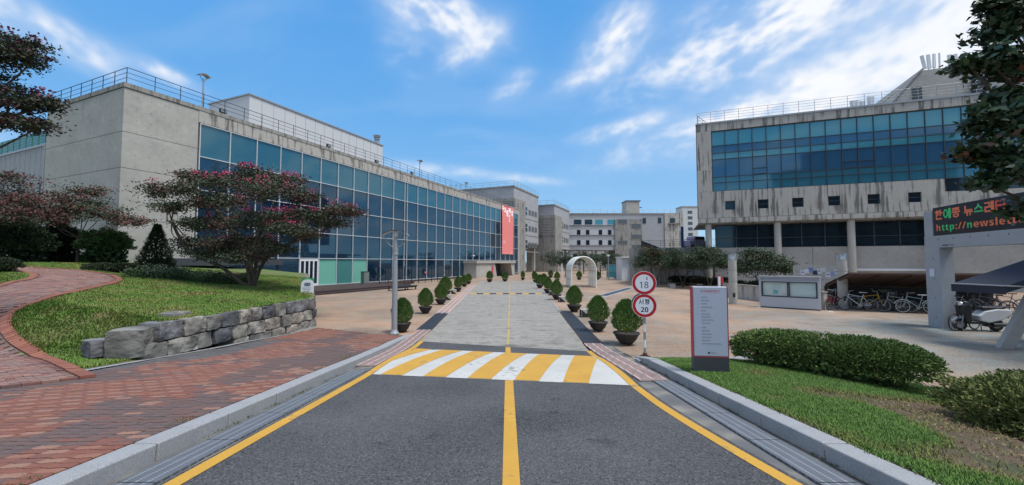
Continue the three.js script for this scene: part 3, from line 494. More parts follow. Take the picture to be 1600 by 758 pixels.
// ---------- buildings ----------
// tinted curtain-wall glass: dark body, mirror-like face
const glassMat = (r, g, b, rough = .03, spec = 1, ior = 1.9) => new THREE.MeshPhysicalMaterial({ color: rgb(r, g, b), roughness: rough, ior, specularIntensity: spec, specularColor: rgb(.55, .85, 1) });
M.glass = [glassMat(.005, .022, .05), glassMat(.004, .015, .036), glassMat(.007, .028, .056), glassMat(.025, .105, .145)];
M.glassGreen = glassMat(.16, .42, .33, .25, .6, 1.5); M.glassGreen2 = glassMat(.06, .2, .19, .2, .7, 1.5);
M.tealGlass = [glassMat(.05, .235, .30, .06), glassMat(.022, .085, .17, .05), glassMat(.03, .14, .20, .05)];
M.darkGlass = glassMat(.012, .02, .028, .05, 1, 1.6);
M.frameDark = plain(.06, .075, .085, .5, .4);
function railing(parent, pts, h, o = {}) { // posts and rails along a polyline, part of a building
  const r = grp(o.name || 'railing', parent), mat = o.mat || M.steelDark, rails = o.rails || 3, gap = o.gap || 1.5, pr = o.r || .022, q = [];
  for (let k = 0; k + 1 < pts.length; k++) {
    const a = pts[k], b = pts[k + 1], L = a.distanceTo(b), n = Math.max(1, Math.round(L / gap));
    for (let i = k ? 1 : 0; i <= n; i++) { const p = a.clone().lerp(b, i / n); part('post', cyl(pr, pr, h, 0, h / 2, 0, 6), mat, r, [p.x, p.y, p.z]); }
    for (let i = 0; i < rails; i++) { const y = h * (1 - i / rails * .92); part('rail', bar(a.clone().add(V(0, y, 0)), b.clone().add(V(0, y, 0)), pr * (i ? .7 : 1)), mat, r); }
  }
  return r;
}
function winBox(parent, w, h, x, y, z, frame, glass, o = {}) { // framed window standing in a wall that faces +z, set into a dark reveal
  const g = part('window', [span(-w / 2, w / 2, -h / 2, -h / 2 + .05, -.02, .03), span(-w / 2, w / 2, h / 2 - .05, h / 2, -.02, .03), span(-w / 2, -w / 2 + .05, -h / 2 + .05, h / 2 - .05, -.02, .03), span(w / 2 - .05, w / 2, -h / 2 + .05, h / 2 - .05, -.02, .03), ...(o.split ? [span(-w / 2 + .05, w / 2 - .05, -h * .02, h * .03, -.018, .025)] : [])], frame, parent, [x, y, z]);
  if (o.turn) g.rotation.y = o.turn;
  part('pane', bx(w - .1, h - .1, .02), glass, g); return g;
}
// --- glass-fronted hall
const hallA = Math.atan(270 / 630), hallU = V(Math.sin(hallA), 0, -Math.cos(hallA)), hallN = V(Math.cos(hallA), 0, Math.sin(hallA)), hallO = P(495, 446, .3); hallO.y = 0;
const hallTurn = Math.PI / 2 - hallA;
const HX0 = -14.9, HX1 = 51.2, HTOP = 13.9, GX0 = -10.5, GX1 = 50.6, ROWS = [.3, 2.88, 5.33, 7.78, 10.23, 12.66];
const hallPt = (t, y, n) => hallO.clone().addScaledVector(hallU, t).addScaledVector(hallN, n).setY(y);
{
  const h = thing('exhibition_hall', 'long concrete hall with a tall blue glass curtain wall and rooftop railing', 'building', [hallO.x, 0, hallO.z], hallTurn);
  // concrete: end block as poured panels with open joints, parapet, end pier
  const lifts = [-.2, 5.2, 8.45, 10.75, HTOP - .32], D = 10.4;
  part('core', [span(HX0 + .2, GX0 - .1, -.2, HTOP - .4, -D + .2, -.2), span(GX0 - .1, HX1 - .2, -.2, HTOP - .6, -D, -.32)], M.concrete, h);
  for (let k = 0; k + 1 < lifts.length; k++) {
    part('wall_panel', span(HX0, GX0 - .14, lifts[k] + .03, lifts[k + 1], -.3, 0), M.concrete, h);
    for (const [a, b] of [[-.302, -5.2], [-5.225, -D]]) part('wall_panel', span(HX0, HX0 + .3, lifts[k] + .03, lifts[k + 1], b, a), M.concrete, h);
  }
  part('parapet', [span(HX0 - .06, HX1, HTOP - .29, HTOP, -.42, .06), span(HX0 - .06, HX0 + .3, HTOP - .29, HTOP, -D, -.421)], M.concreteDim, h);
  for (let t = GX0 - .14; t < HX1 - .1; t += 6.2) part('fascia_panel', span(t + .012, Math.min(t + 6.19, HX1), ROWS[5] + .06, HTOP - .3, -.3, .03), M.concreteOld, h);
  part('end_pier', span(GX1 + .1, HX1, -.1, ROWS[5] + .04, -.3, .06), M.concrete, h);
  part('roof', span(HX0 + .1, HX1 - .1, HTOP - .5, HTOP - .3, -D, -.43), M.concreteDim, h);
  part('end_wall', span(HX1 - .19, HX1, -.1, HTOP - .31, -D, -.31), M.concrete, h);
  // curtain wall
  const cols = []; for (let k = 0; k <= 11; k++) cols.push(GX0 + k * 2.135); cols.push(13.5); for (let k = 1; k <= 17; k++) cols.push(13.5 + k * (GX1 - 13.5) / 17);
  const R = rngOf(8), cw = new Map(); const paneG = (w, hh) => { const k = w.toFixed(2) + hh.toFixed(2); if (!cw.has(k)) cw.set(k, bx(w, hh, .03)); return cw.get(k); };
  for (let r = 0; r < 5; r++) for (let c = 0; c + 1 < cols.length; c++) {
    const x0 = cols[c] + .03, x1 = cols[c + 1] - .03, y0 = ROWS[r] + .035, y1 = ROWS[r + 1] - .035; if (x1 - x0 < .3) { part('pane', paneG(x1 - x0, y1 - y0), M.glass[1], h, [(x0 + x1) / 2, (y0 + y1) / 2, -.1]); continue; }
    if (r === 0 && x0 > 28 && x1 < 43.5) continue;
    if (r === 0 && c === 4) continue;
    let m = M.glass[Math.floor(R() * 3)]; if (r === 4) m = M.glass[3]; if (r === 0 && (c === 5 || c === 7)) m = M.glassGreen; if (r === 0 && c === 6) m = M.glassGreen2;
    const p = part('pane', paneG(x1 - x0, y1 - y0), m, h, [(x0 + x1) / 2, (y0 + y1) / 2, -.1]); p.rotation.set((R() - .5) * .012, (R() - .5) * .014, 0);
  }
  for (const x of cols) part('mullion', span(x - .026, x + .026, ROWS[0], ROWS[5], -.13, .03), M.whiteFrame, h);
  ROWS.forEach((y, k) => { for (const [a, b] of k === 0 ? [[cols[0], 28], [43.5, GX1]] : [[cols[0], GX1]]) part('transom', span(a, b, y - .03, y + .03, -.125, .02), M.whiteFrame, h); });
  // white double doors
  const dr = part('door', [span(cols[4] + .06, cols[5] - .06, 2.62, 2.8, -.1, 0), ...[0, 1, 2, 3, 4].map((k) => { const x = lerp(cols[4] + .1, cols[5] - .1, k / 4); return span(x - .07, x + .07, .32, 2.62, -.1, .0); }), span(cols[4] + .1, cols[5] - .1, .32, .5, -.095, -.005)], M.white, h);
  for (let k = 0; k < 4; k++) { const x = lerp(cols[4] + .1, cols[5] - .1, (k + .5) / 4); part('pane', bx(.36, 2.2, .02), M.darkGlass, dr, [x, 1.5, -.06]); }
  // concrete porch
  const po = grp('porch', h);
  part('wall_block', poly([[28, -.05], [35.6, -.05], [34.7, 2.35], [28, 2.35]], 2.4).translate(0, 0, -.2), M.concrete, po);
  part('wall_block', poly([[42.6, -.05], [43.5, -.05], [43.5, 2.35], [41.6, 2.35]], 2.4).translate(0, 0, -.2), M.concrete, po);
  part('roof_slab', span(27.8, 43.7, 2.352, 2.75, -.2, 2.4), M.concrete, po);
  part('back_wall', span(34.5, 43, -.05, 2.34, -.18, -.1), M.darkGlass, po);
  for (let k = 0; k < 3; k++) part('door_leaf', span(36 + k * 2, 37.9 + k * 2, 0, 2.25, -.098, -.04), k === 1 ? M.darkGlass : M.frameDark, po);
  part('notice', span(33.4, 34.1, .35, 1.9, 2.205, 2.22), plain(.55, .05, .05, .6), po);
  // roof railing, floodlights, plant room, vent
  railing(h, [V(HX0 + .15, HTOP, -D), V(HX0 + .15, HTOP, -.15), V(HX1 - .2, HTOP, -.15)], 1.05, { gap: 1.5 });
  const wallPt = (px, py, n) => onWall(px, py, hallO.clone().addScaledVector(hallN, n), hallU);
  const fl = [[350, 172], [515, 228], [590, 247], [645, 268]];
  for (const [px, py] of fl) { const [t] = wallPt(px, py, -.2); const f = part('floodlight', [rbox(.5, .3, .22, .03, 0, .32, 0), bx(.04, .3, .04, 0, .13, -.02)], M.steelDark, h, [t, HTOP, -.32]); part('lens', bx(.42, .22, .02, 0, .32, .115), M.steelGrey, f); }
  const bn = -4.2, [bt0, bh0] = wallPt(390, 148, bn), [bt1] = wallPt(598, 226, bn);
  const pr = part('plant_room', span(bt0, bt1, HTOP - .35, bh0, bn - 6, bn), plain(.56, .565, .57, .6), h);
  part('eaves', span(bt0 - .1, bt1 + .1, bh0, bh0 + .12, bn - 6.1, bn + .1), M.steelGrey, pr);
  for (let t = bt0 + 1.2; t < bt1; t += 1.2) part('seam', span(t - .015, t + .015, HTOP - .3, bh0 - .01, bn + .002, bn + .014), M.steelGrey, pr);
  const [vt, vh] = wallPt(589, 214, bn - 1.2); part('vent', [cyl(.3, .3, vh - bh0 + .1, vt, (vh + bh0) / 2, bn - 1.2), cyl(.5, .42, .28, vt, vh + .02, bn - 1.2), cyl(.4, .4, .08, vt, vh - .35, bn - 1.2)], M.steelGrey, h);
  for (const [px, py, py0] of [[318, 123, 163], [656, 254, 276], [728, 288, 300]]) { const [t, y] = wallPt(px, py, -.9), p = part('roof_lamp', [cyl(.05, .07, y - HTOP + .3, 0, (y - HTOP) / 2, 0, 8)], M.steelGrey, h, [t, HTOP - .15, -.9]); const H2 = y - HTOP; part('lamp_head', [bar(V(0, H2 - .15, 0), V(-.28, H2 + .35, 0), .025), bar(V(0, H2 - .15, 0), V(.28, H2 + .35, 0), .025), ...[0, 1, 2, 3, 4].map((k) => at(bx(.18, .04, .5), -.3 + k * .15, H2 + .48 - Math.abs(k - 2) * Math.abs(k - 2) * .03, 0, 0, 0, (2 - k) * .22))], M.steelGrey, p); }
  // camera box on the glass near the porch
  part('security_camera', [rbox(.45, .18, .18, .03, 0, 0, .35), bar(V(0, 0, .3), V(0, -.05, -.05), .03)], M.white, h, [30.5, 3.6, 0]);
}
{ // lower wing behind the hall's end, metal clad, green roof railing
  const g = thing('metal_clad_wing', 'low grey metal clad wing with green roof railing and square windows beside the concrete hall', 'building', [hallO.x, 0, hallO.z], hallTurn);
  const X = HX0 + .25, top = 11.2, z0 = -10.45, z1 = -48;
  part('wall', span(X, X + 12, -.2, top, z1, z0), M.concreteBlue, g);
  for (let z = z0 - .6; z > z1 + 18; z -= .9) part('seam', span(X - .022, X - .002, 1.5, top - .1, z - .02, z + .02), M.steelGrey, g);
  part('coping', span(X - .06, X + 12, top, top + .14, z1, z0), M.steelGrey, g);
  part('downpipe', cyl(.09, .09, top - 1, X - .15, top / 2 + .5, z0 - .35, 8), M.steelGrey, g);
  for (const z of [-12.3, -15.6, -19, -22.6]) { const w = part('window', [span(X - .03, X + .02, 7.15, 8.4, z - .62, z + .62)], M.frameDark, g); part('pane', span(X - .045, X - .031, 7.24, 8.31, z - .54, z + .54), M.darkGlass, w); }
  const grn = plain(.03, .24, .17, .5); railing(g, [V(X + .1, top + .14, z0 - .1), V(X + .1, top + .14, z1 + 4)], 1.1, { mat: grn, gap: 1.1, rails: 5, r: .035 });
  for (let z = z0 - .2, k = 0; k < 14; k++, z -= 1.1) part('mesh_panel', span(X + .09, X + .11, top + .22, top + 1.18, z - 1.06, z), std({ color: rgb(.02, .17, .13), roughness: .6, transparent: true, opacity: .55 }), g);
}
{ // low concrete wall behind the trees at the hall's end
  const a = PD(-60, 400, 25.5), b = PD(186, 400, 24.2), L = a.distanceTo(b.clone().setY(a.y)), g = thing('garden_wall', 'low pale concrete wall at the back of the lawn beneath the hall', 'wall', [a.x, 0, a.z], Math.atan2(-(b.z - a.z), b.x - a.x));
  const n = 5; for (let k = 0; k < n; k++) part('wall_panel', span(k * L / n + .008, (k + 1) * L / n - .008, 1.8, 2.92, -.14, .14), M.concrete, g);
  part('coping', span(0, L, 2.922, 2.99, -.17, .17), M.concreteDim, g);
}
{ // dark flat canopy in front of the glass
  const g = thing('flat_canopy', 'dark grey flat canopy on posts in front of the glass, behind the blossoming tree', 'canopy', [hallO.x, 0, hallO.z], hallTurn), m = plain(.05, .056, .066, .6, .1);
  const ce = onWall(441, 410, hallO.clone().addScaledVector(hallN, 3.45), hallU)[0]; part('roof_slab', span(-13.6, ce - .1, 2.45, 2.75, .5, 3.4), m, g); part('fascia', span(-13.7, ce, 2.3, 2.74, 3.401, 3.5), m, g); part('side_fascia', span(ce - .099, ce, 2.3, 2.74, .5, 3.4), m, g);
  for (let k = 0; k < 4; k++) for (const z of [.7, 3.2]) part('post', span(lerp(-13.3, ce - .2, k / 3) - .05, lerp(-13.3, ce - .2, k / 3) + .05, -.05, 2.449, z - .05, z + .05), m, g);
  for (let k = 0; k < 2; k++) part('rail', span(-13.2, ce - .2, 1.75 + k * .3, 1.8 + k * .3, 3.28, 3.33), m, g);
}
{ // timber deck
  const g = thing('wooden_deck', 'dark brown timber deck with a step along the glass front', 'deck', [hallO.x, 0, hallO.z], hallTurn), R = rngOf(4);
  const bm = [plain(.055, .034, .032, .75), plain(.07, .042, .038, .75), plain(.045, .03, .03, .75)];
  for (let k = 0; k < 42; k++) { const z = .12 + k * .145; part('deck_board', span(-9, 6.2 + (k < 20 ? 5 : 0), .22, .25 + R() * .004, z, z + .138), bm[Math.floor(R() * 3)], g); }
  part('fascia_board', span(-9, 6.2, .02, .215, 6.2, 6.24), bm[2], g); part('step_board', span(-9, 6.3, .06, .11, 6.3, 6.75), bm[0], g); part('step_riser', span(-9, 6.25, .0, .059, 6.68, 6.72), bm[2], g); part('frame', span(-9, 11.1, -.02, .218, .15, 3.0), bm[2], g); part('side_fascia', span(6.2, 6.24, .02, .215, 3.02, 6.2), bm[2], g);
}
{ // black railing on the deck, cabinet, platform
  const g = thing('deck_railing', 'tall black metal railing standing in front of the glass hall', 'railing', [hallO.x, 0, hallO.z], hallTurn), n = 12;
  for (let k = 0; k <= n; k++) { const x = 5.2 + k * 1.35; part('post', span(x - .03, x + .03, x < 6.2 ? .25 : 0, 2.0, 2.97, 3.03), M.steelDark, g); }
  for (const y of [1.98, 1.1, .35]) part('rail', span(5.17, 21.5, y - .02, y + .02, 2.975, 3.025), M.steelDark, g);
  part('tag', span(13.1, 13.5, 1.15, 1.38, 3.04, 3.05), plain(.6, .12, .1, .6), g);
  const c = thing('utility_cabinet', 'grey green metal cabinet on the wooden deck beside the frosted panes', 'cabinet', hallPt(4.6, .25, 1.6).toArray(), hallTurn); part('body', rbox(.75, 1.25, .45, .02, 0, .63, 0), plain(.16, .2, .18, .6, .2), c); part('door', bx(.66, 1.1, .012, 0, .64, .232), plain(.18, .22, .2, .6, .2), c); part('top', bx(.8, .04, .5, 0, 1.275, 0), M.steelDark, c);
  const a = P(629, 453.5), p = thing('low_platform', 'low black wooden platform on legs beside the grey street lamp', 'platform', [a.x, 0, a.z], hallTurn); for (let k = 0; k < 7; k++) part('board', bx(2.9, .05, .16, 0, .36, -.55 + k * .18), M.steelDark, p); part('apron', bx(2.8, .1, .05, 0, .28, .5), M.black, p); for (const x of [-1.3, -.2, 1.3]) for (const z of [-.5, .5]) part('leg', bx(.07, .335, .07, x, .168, z * .88), M.black, p);
}
{ // banner hanging on the hall
  const t = canvasTex(256, 440, (g, w, h) => {
    g.fillStyle = '#ec8681'; g.fillRect(0, 0, w, h); g.strokeStyle = '#fff'; g.lineCap = 'square';
    const big = [['수', 4, 4, 46], ['요', 52, 22, 44], ['음', 96, 40, 52], ['특', 150, 18, 44], ['회', 204, 36, 44]]; g.lineWidth = 9; for (const [c, x, y, s] of big) hangul(g, c, x + 4, y, s - 8, s);
    g.lineWidth = 5; hangul(g, '전', 156, 78, 26, 30); hangul(g, '시', 156, 114, 26, 30);
    const R = rngOf(3); g.fillStyle = '#b94d55'; for (let k = 0; k < 70; k++) g.fillRect(24 + Math.floor(R() * 16) * 13, 170 + Math.floor(R() * 15) * 14, 3 + R() * 7, 2);
    g.fillStyle = '#f6cfc9'; for (let k = 0; k < 2; k++) for (let i = 0; i < 6; i++) g.fillRect(10 + i * 12, 322 + k * 14, 8, 6); g.fillRect(196, 420, 40, 5);
  });
  const g = thing('hanging_banner', 'tall coral pink banner with white lettering hung on the glass wall', 'banner', hallPt(44.9, 0, .16).toArray(), hallTurn);
  const s = sheet(6, 12, (u, v) => V(-2.8 + 5.6 * u, 4.1 + 9.6 * v, .05 * Math.sin(u * 5 + v * 3)), (u, v) => [u, v]); part('cloth', s, std({ map: t, roughness: .85, side: THREE.DoubleSide }), g);
  for (const y of [4.1, 13.7]) part('batten', bar(V(-2.85, y, .03), V(2.85, y, .03), .035), M.steelGrey, g);
  part('bracket', [bar(V(-2, 13.7, .03), V(-2, 13.55, -.16), .02), bar(V(2, 13.7, .03), V(2, 13.55, -.16), .02), bar(V(-2, 4.1, .03), V(-2, 4.1, -.16), .02), bar(V(2, 4.1, .03), V(2, 4.1, -.16), .02)], M.steelGrey, g);
}
// --- grey blocks behind the hall
function greyBlock(name, label, corner, frontLen, sideLen, top, under, o) {
  const g = thing(name, label, 'building', [corner.x, 0, corner.z], hallTurn);   // local x runs along the side face, local z out to the plaza
  part('upper_walls', span(0, sideLen, under, top, -frontLen, 0), M.greyPanel, g); part('parapet', span(-.15, sideLen + .15, top, top + .35, -frontLen, .15), M.concreteDim, g);
  railing(g, [V(0, top + .35, -frontLen), V(0, top + .35, 0), V(sideLen, top + .35, 0)], 1.1, { gap: 2, rails: 2, r: .035, mat: M.steelGrey });
  part('stair_tower', span(-.5, o.tower, -.05, top - 2.6, -frontLen * .55, .45), M.concreteDim, g);
  for (let k = 0; k < 12; k++) part('louvre', span(-.62, -.502, top - 3.2 - k * .42, top - 3.05 - k * .42, -frontLen * .5, .3), M.concrete, g);
  const fl = [0, 1, 2]; for (const f of fl) { const y = top - 4.6 - f * 4; part('spandrel', span(o.tower + .01, sideLen + .02, y - 1.9, y - 1.7, .001, .06), M.concreteDim, g); const w0 = (sideLen - o.tower); winBox(g, 1.9, 2.1, o.tower + w0 * .14, y, .02, M.white, M.darkGlass, { split: true }); for (let k = 0; k < 3; k++) winBox(g, w0 * .15, 1.3, o.tower + w0 * (.38 + .21 * k), y - .1, .02, M.steelGrey, M.greyPane); for (let k = 0; k < 2; k++) winBox(g, 1.6, 1.9, -.02, y, -frontLen * .66 - k * 2.6, M.white, M.darkGlass, { turn: -Math.PI / 2, split: true }); }
  for (const x of [o.tower + 2, sideLen - 1]) for (const z of [-1, -frontLen + 2]) part('column', span(x - .35, x + .35, -.05, under - .002, z - .35, z + .35), M.concrete, g);
  part('back_wall', span(o.tower + .02, sideLen - .5, -.05, under - .004, -frontLen * .7, -frontLen * .6), M.concreteDim, g);
  return g;
}
M.greyPanel = std({ roughness: .7, map: tex(256, 6, (u, v, i, j) => { const ju = (u % 2) < .03 || (v % 1.5) < .03 ? .8 : 1, w = wrapN(u, v, 6, .5, 3); const k = (.36 + .07 * w) * ju; return [k * .98, k, k * 1.04]; }) });
M.greyPane = glassMat(.12, .13, .14, .3, .6, 1.5);
{
  const c = PD(803, 286, 90); greyBlock('campus_block', 'tall grey panelled campus block with a ribbed stair tower, next to the glass hall', c, 18, 16.4, PD(803, 292, 90).y, PD(803, 378, 90).y, { tower: 6 });
  const d = PD(866, 316, 106); greyBlock('campus_block', 'grey panelled campus block between the glass hall and the wide block on columns', d, 14, 15, PD(866, 321, 106).y, PD(866, 388, 106).y, { tower: 6 });
}
{ // wide block on columns across the far end
  const WD = 122, K = WD / 72, z = -WD, X = (px) => (px - 800) / FPX * WD, Y = (py) => PD(900, py, WD).y, g = thing('wide_campus_block', 'wide grey campus building raised on columns with rows of small windows', 'building', [0, 0, z]);
  const x0 = X(872), xt = X(961), xt2 = X(1003), x1 = X(1039), x2 = X(1068);
  part('upper_walls', span(x0, xt, Y(391), Y(335), -12, 0), M.greyPanel, g); part('upper_walls', span(xt2, x1, -.05, Y(334), -12, 0), M.concreteBlue, g); part('stair_tower', span(xt, xt2, -.05, Y(343), -10, .5), M.concreteDim, g); part('upper_walls', span(xt, xt2, Y(343), Y(334.5), -12, .02), M.greyPanel, g);
  part('end_block', span(x1 + .01, x2, -.05, Y(333), -12, .3), M.concreteOld, g);
  part('roof_edge', [span(x0, x1, Y(335) + .001, Y(333), -12, .15)], M.concreteDim, g);
  railing(g, [V(x0, Y(333), 0), V(x1, Y(333), 0), V(x2, Y(333), 0)], 1.0, { gap: 2.2, rails: 2, r: .03, mat: M.steelGrey });
  const rb = part('roof_house', span(X(980), X(1001), Y(333), Y(314), -5, -.4), M.concrete, g); part('slab', span(X(979), X(1003), Y(314), Y(313), -5.3, -.2), M.steelDark, rb); part('spout', span(X(1001), X(1008), Y(323), Y(322), -3, -2.4), M.steelDark, rb);
  const bandY = [[347, .0], [363, 1], [379, 2]];
  for (const [py, f] of bandY) {
    const hh = (f ? .85 : 1.0) * K, yy = Y(py); part('window_band', span(x0, xt - .02, yy - hh * .55, yy + hh * .55, .002, .05), f ? M.bandPale || (M.bandPale = plain(.47, .49, .52, .6)) : M.bandPale || (M.bandPale = plain(.47, .49, .52, .6)), g);
    part('sill', span(x0, xt - .02, yy - hh * .55 - .12, yy - hh * .55 - .002, .002, .14), M.concreteDim, g);
    const xs = f ? [904.5, 918.5, 938.5, 953] : [903, 920, 936.5, 955.5]; xs.forEach((q, i) => winBox(g, (f ? .62 : 1.45) * K, hh, X(q), yy, .09, f ? M.frameDark : M.white, f ? M.darkGlass : i > 1 ? M.tealGlass[0] : M.darkGlass));
  }
  for (const [q, py, w, hh] of [[972.5, 346.5, 1.7, .8], [994, 353.5, 1.7, .8], [994, 370, 1.7, .8], [994, 386, 1.7, .8], [972.5, 379, 1.7, .7]]) winBox(g, w * K, hh * K, X(q), Y(py), .54, M.steelGrey, M.greyPane);
  for (const [q, py] of [[1007.5, 345], [1031.5, 344.5]]) winBox(g, 1.0, 1.7, X(q), Y(py), .04, M.frameDark, M.darkGlass);
  winBox(g, 1.5, 1.5, X(1051), Y(345), .34, M.frameDark, M.darkGlass); part('ledge', span(X(1044), X(1061), Y(350), Y(348.7), .302, .8), M.concreteDim, g);
  for (const q of [908, 928, 949]) part('column', cyl(.6, .6, Y(391) + .04, X(q), Y(391) / 2 - .022, -.8, 14), M.concrete, g);
  for (const q of [918, 940]) part('column', cyl(.6, .6, Y(391) + .04, X(q), Y(391) / 2 - .022, -10, 14), M.concrete, g);
}
{ // apartment tower far off
  const D = 260, a = PD(1066, 324, D), b = PD(1090, 324, D), g = thing('apartment_tower', 'slim white apartment tower far behind the terrace', 'building', [a.x, 0, -D]), w = b.x - a.x; part('wall', span(0, w, -1, a.y, -10, 0), plain(.62, .62, .6, .8), g);
  for (let f = 0; f < 9; f++) winBox(g, 3, 2, w * .5, a.y - 3.2 - f * 3.6, .05, M.steelGrey, M.greyPane); part('roof_edge', span(-.2, w + .2, a.y, a.y + .8, -10, .2), M.concrete, g);
}
// --- right-hand building
const rA = Math.atan(1673 / 630), rU = V(Math.sin(rA), 0, Math.cos(rA)), rO = PD(1457, 337, 35), rTurn = -(Math.PI / 2 - rA); rO.y = 0;
const rN = V(-Math.cos(rA), 0, Math.sin(rA)), rP = (px, py, n = 0) => onWall(px, py, rO.clone().addScaledVector(rN, n), rU), rPt = (t, y, n) => rO.clone().addScaledVector(rU, t).addScaledVector(rN, n).setY(y);
{
  const h = thing('library_building', 'concrete building with a blue glass ribbon above small square windows and round columns', 'building', [rO.x, 0, rO.z], rTurn);
  const TL = rP(1088, 196), TOP = TL[1], X0 = TL[0], BOT = rP(1300, 342.5)[1], GT = rP(1113, 206)[1], GB = rP(1113, 299)[1], GX = rP(1113, 250)[0], GE = rP(1476, 285)[0], X1 = 24, D = 20, sh = 8;
  // body with a slanted flank, dark behind the glass
  const flank = (y0, y1, i = 0) => plate([[X0 + i, -i], [X1, -i], [X1, -D], [X0 + i + sh, -D]], y0, y1);
  part('body', flank(BOT, TOP - .2, .3), M.concreteDim, h);
  part('side_wall', [(() => { const L = Math.hypot(sh, D - .3); return at(bx(.3, TOP - BOT, L, 0, 0, 0), X0 + sh / 2 + .1, (TOP + BOT) / 2, -D / 2 - .15, 0, Math.atan2(-sh, D - .3)); })()], plain(.14, .075, .055, .9), h);
  part('parapet', span(X0, X1, GT + .08, TOP, -.3, 0), M.concreteOld, h); part('pier', span(X0, GX - .06, GB - .02, GT + .078, -.3, 0), M.concreteOld, h);
  part('coping', span(X0 - .06, X1, TOP, TOP + .16, -.4, .08), M.steelGrey, h);
  // lower concrete band, cut for the square windows
  const wins = [[1133, 1149], [1184, 1201], [1294.5, 1313.5], [1356, 1375.5], [1420, 1441]].map(([a, b]) => [rP(a, 315)[0], rP(b, 315)[0]]); wins.splice(2, 0, [rP(1238, 315)[0], rP(1256, 315)[0]]);
  const wy0 = rP(1430, 316)[1], wy1 = wy0 + (wins[5][1] - wins[5][0]) * .98, band = [[X0, GE]];
  const edges = [X0, ...wins.flat(), GE];
  for (let k = 0; k + 1 < edges.length; k += 2) part('wall_panel', span(edges[k], edges[k + 1], BOT + .5, GB - .03, -.3, 0), M.concreteOld, h);
  for (const [a, b] of wins) { part('wall_panel', span(a + .001, b - .001, wy1, GB - .03, -.3, -.001), M.concreteOld, h); part('wall_panel', span(a + .001, b - .001, BOT + .5, wy0, -.3, -.001), M.concreteOld, h); winBox(h, b - a, wy1 - wy0, (a + b) / 2, (wy0 + wy1) / 2, -.2, M.frameDark, M.darkGlass, { split: true }); }
  part('edge_beam', span(X0 - .03, X1, BOT, BOT + .47, -.3, .05), M.concreteOld, h);
  part('wall_panel', span(GE + .01, X1, BOT + .5, GB - 1.15, -.3, -.002), M.concreteOld, h);
  // ribbon glazing
  const rows = [GB, GB + .14 * (GT - GB), GB + .235 * (GT - GB), GB + .53 * (GT - GB), GB + .635 * (GT - GB), GB + .76 * (GT - GB), GT], pw = 1.215, R = rngOf(12), paneMat = [2, 2, 1, 0, 1, 0];
  const geos = rows.slice(1).map((y, r) => bx(pw - .06, y - rows[r] - .06, .03));
  for (let k = 0; GX + k * pw < X1 - 1; k++) {
    const x = GX + (k + .5) * pw; for (let r = 0; r < 6; r++) { const p = part('pane', geos[r], M.tealGlass[paneMat[r]], h, [x, (rows[r] + rows[r + 1]) / 2, -.14]); p.rotation.set((R() - .5) * .004, (R() - .5) * .005, 0); }
    part('mullion', span(GX + k * pw - .025, GX + k * pw + .025, rows[0], GT, -.16, -.05), M.frameDark, h);
    if (GX + k * pw > GE - .3) part('pane', bx(pw - .06, 1.08, .03), M.darkGlass, h, [x, GB - .58, -.14]);
    if (hash(k, 3) < .35) part('vent_sash', [span(x - pw / 2 + .05, x + pw / 2 - .05, rows[2] + .05, rows[2] + .1, -.13, -.04), span(x - pw / 2 + .05, x + pw / 2 - .05, rows[2] + .62, rows[2] + .67, -.13, -.04)], M.frameDark, h);
  }
  rows.forEach((y) => part('transom', span(GX, X1, y - .028, y + .028, -.15, -.06), M.frameDark, h));
  // open ground floor: columns, recessed window band, wall below
  const by = rP(1300, 385.5, -1.2)[1]; 
  part('soffit', span(X0, X1, BOT - .12, BOT - .002, -8, -.1), M.concreteDim, h);
  part('recess_wall', span(X0 + 1.6, X1, -.1, by, -1.6, -1.2), M.concrete, h); part('ledge', span(rP(1240, 421, -1.2)[0], rP(1450, 421, -1.2)[0], rP(1330, 423, -1.2)[1], rP(1330, 419.5, -1.2)[1], -1.198, -1.05), M.white, h);
  part('band_glass_back', span(X0 + 1.7, X1, by, BOT - .13, -1.75, -1.65), M.concrete, h);
  for (let k = 0, x = X0 + 1.75; x < X1 - 2; x += 1.9, k++) { for (let r = 0; r < 2; r++) part('pane', span(x + .04, x + 1.86, r ? by + 1.02 : by + .05, r ? BOT - .18 : by + .96, -1.62, -1.59), M.darkGlass, h); part('mullion', span(x - .04, x + .04, by, BOT - .13, -1.64, -1.52), M.frameDark, h); }
  part('transom', span(X0 + 1.7, X1, by + .965, by + 1.015, -1.63, -1.53), M.frameDark, h);
  for (const px of [1107, 1215, 1330, 1462]) { const t = rP(px, 360, -.45)[0]; part('column', cyl(.3, .3, BOT - .1, t, (BOT - .12) / 2, -.45, 18), M.concrete, h); }
  part('panel_joint', span(rP(1270, 400, -1.2)[0] - .015, rP(1270, 400, -1.2)[0] + .015, 0, by - .01, -1.2, -1.19), M.steelDark, h);
  // roof: railing, antenna frames, sloped plant house
  railing(h, [V(X0 + .1, TOP + .16, -.2), V(X1, TOP + .16, -.2)], 1.15, { gap: 1.3, rails: 4, r: .02, mat: M.steelGrey });
  railing(h, [V(X0 + .2, TOP, -.6), V(X0 + sh + .2, TOP, -D + .4)], 1.15, { gap: 1.6, rails: 3, r: .025, mat: M.steelDark });
  const back = -2.5, a0 = rP(1385, 160, back), a1 = rP(1442, 110, back), a2 = rP(1640, 104, back);
  part('plant_house', poly([[a0[0], TOP - .3], [a2[0], TOP - .3], [a2[0], a1[1]], [a1[0], a1[1]], [a0[0], TOP + .2]], 9).translate(0, 0, back - 9), M.concrete, h);
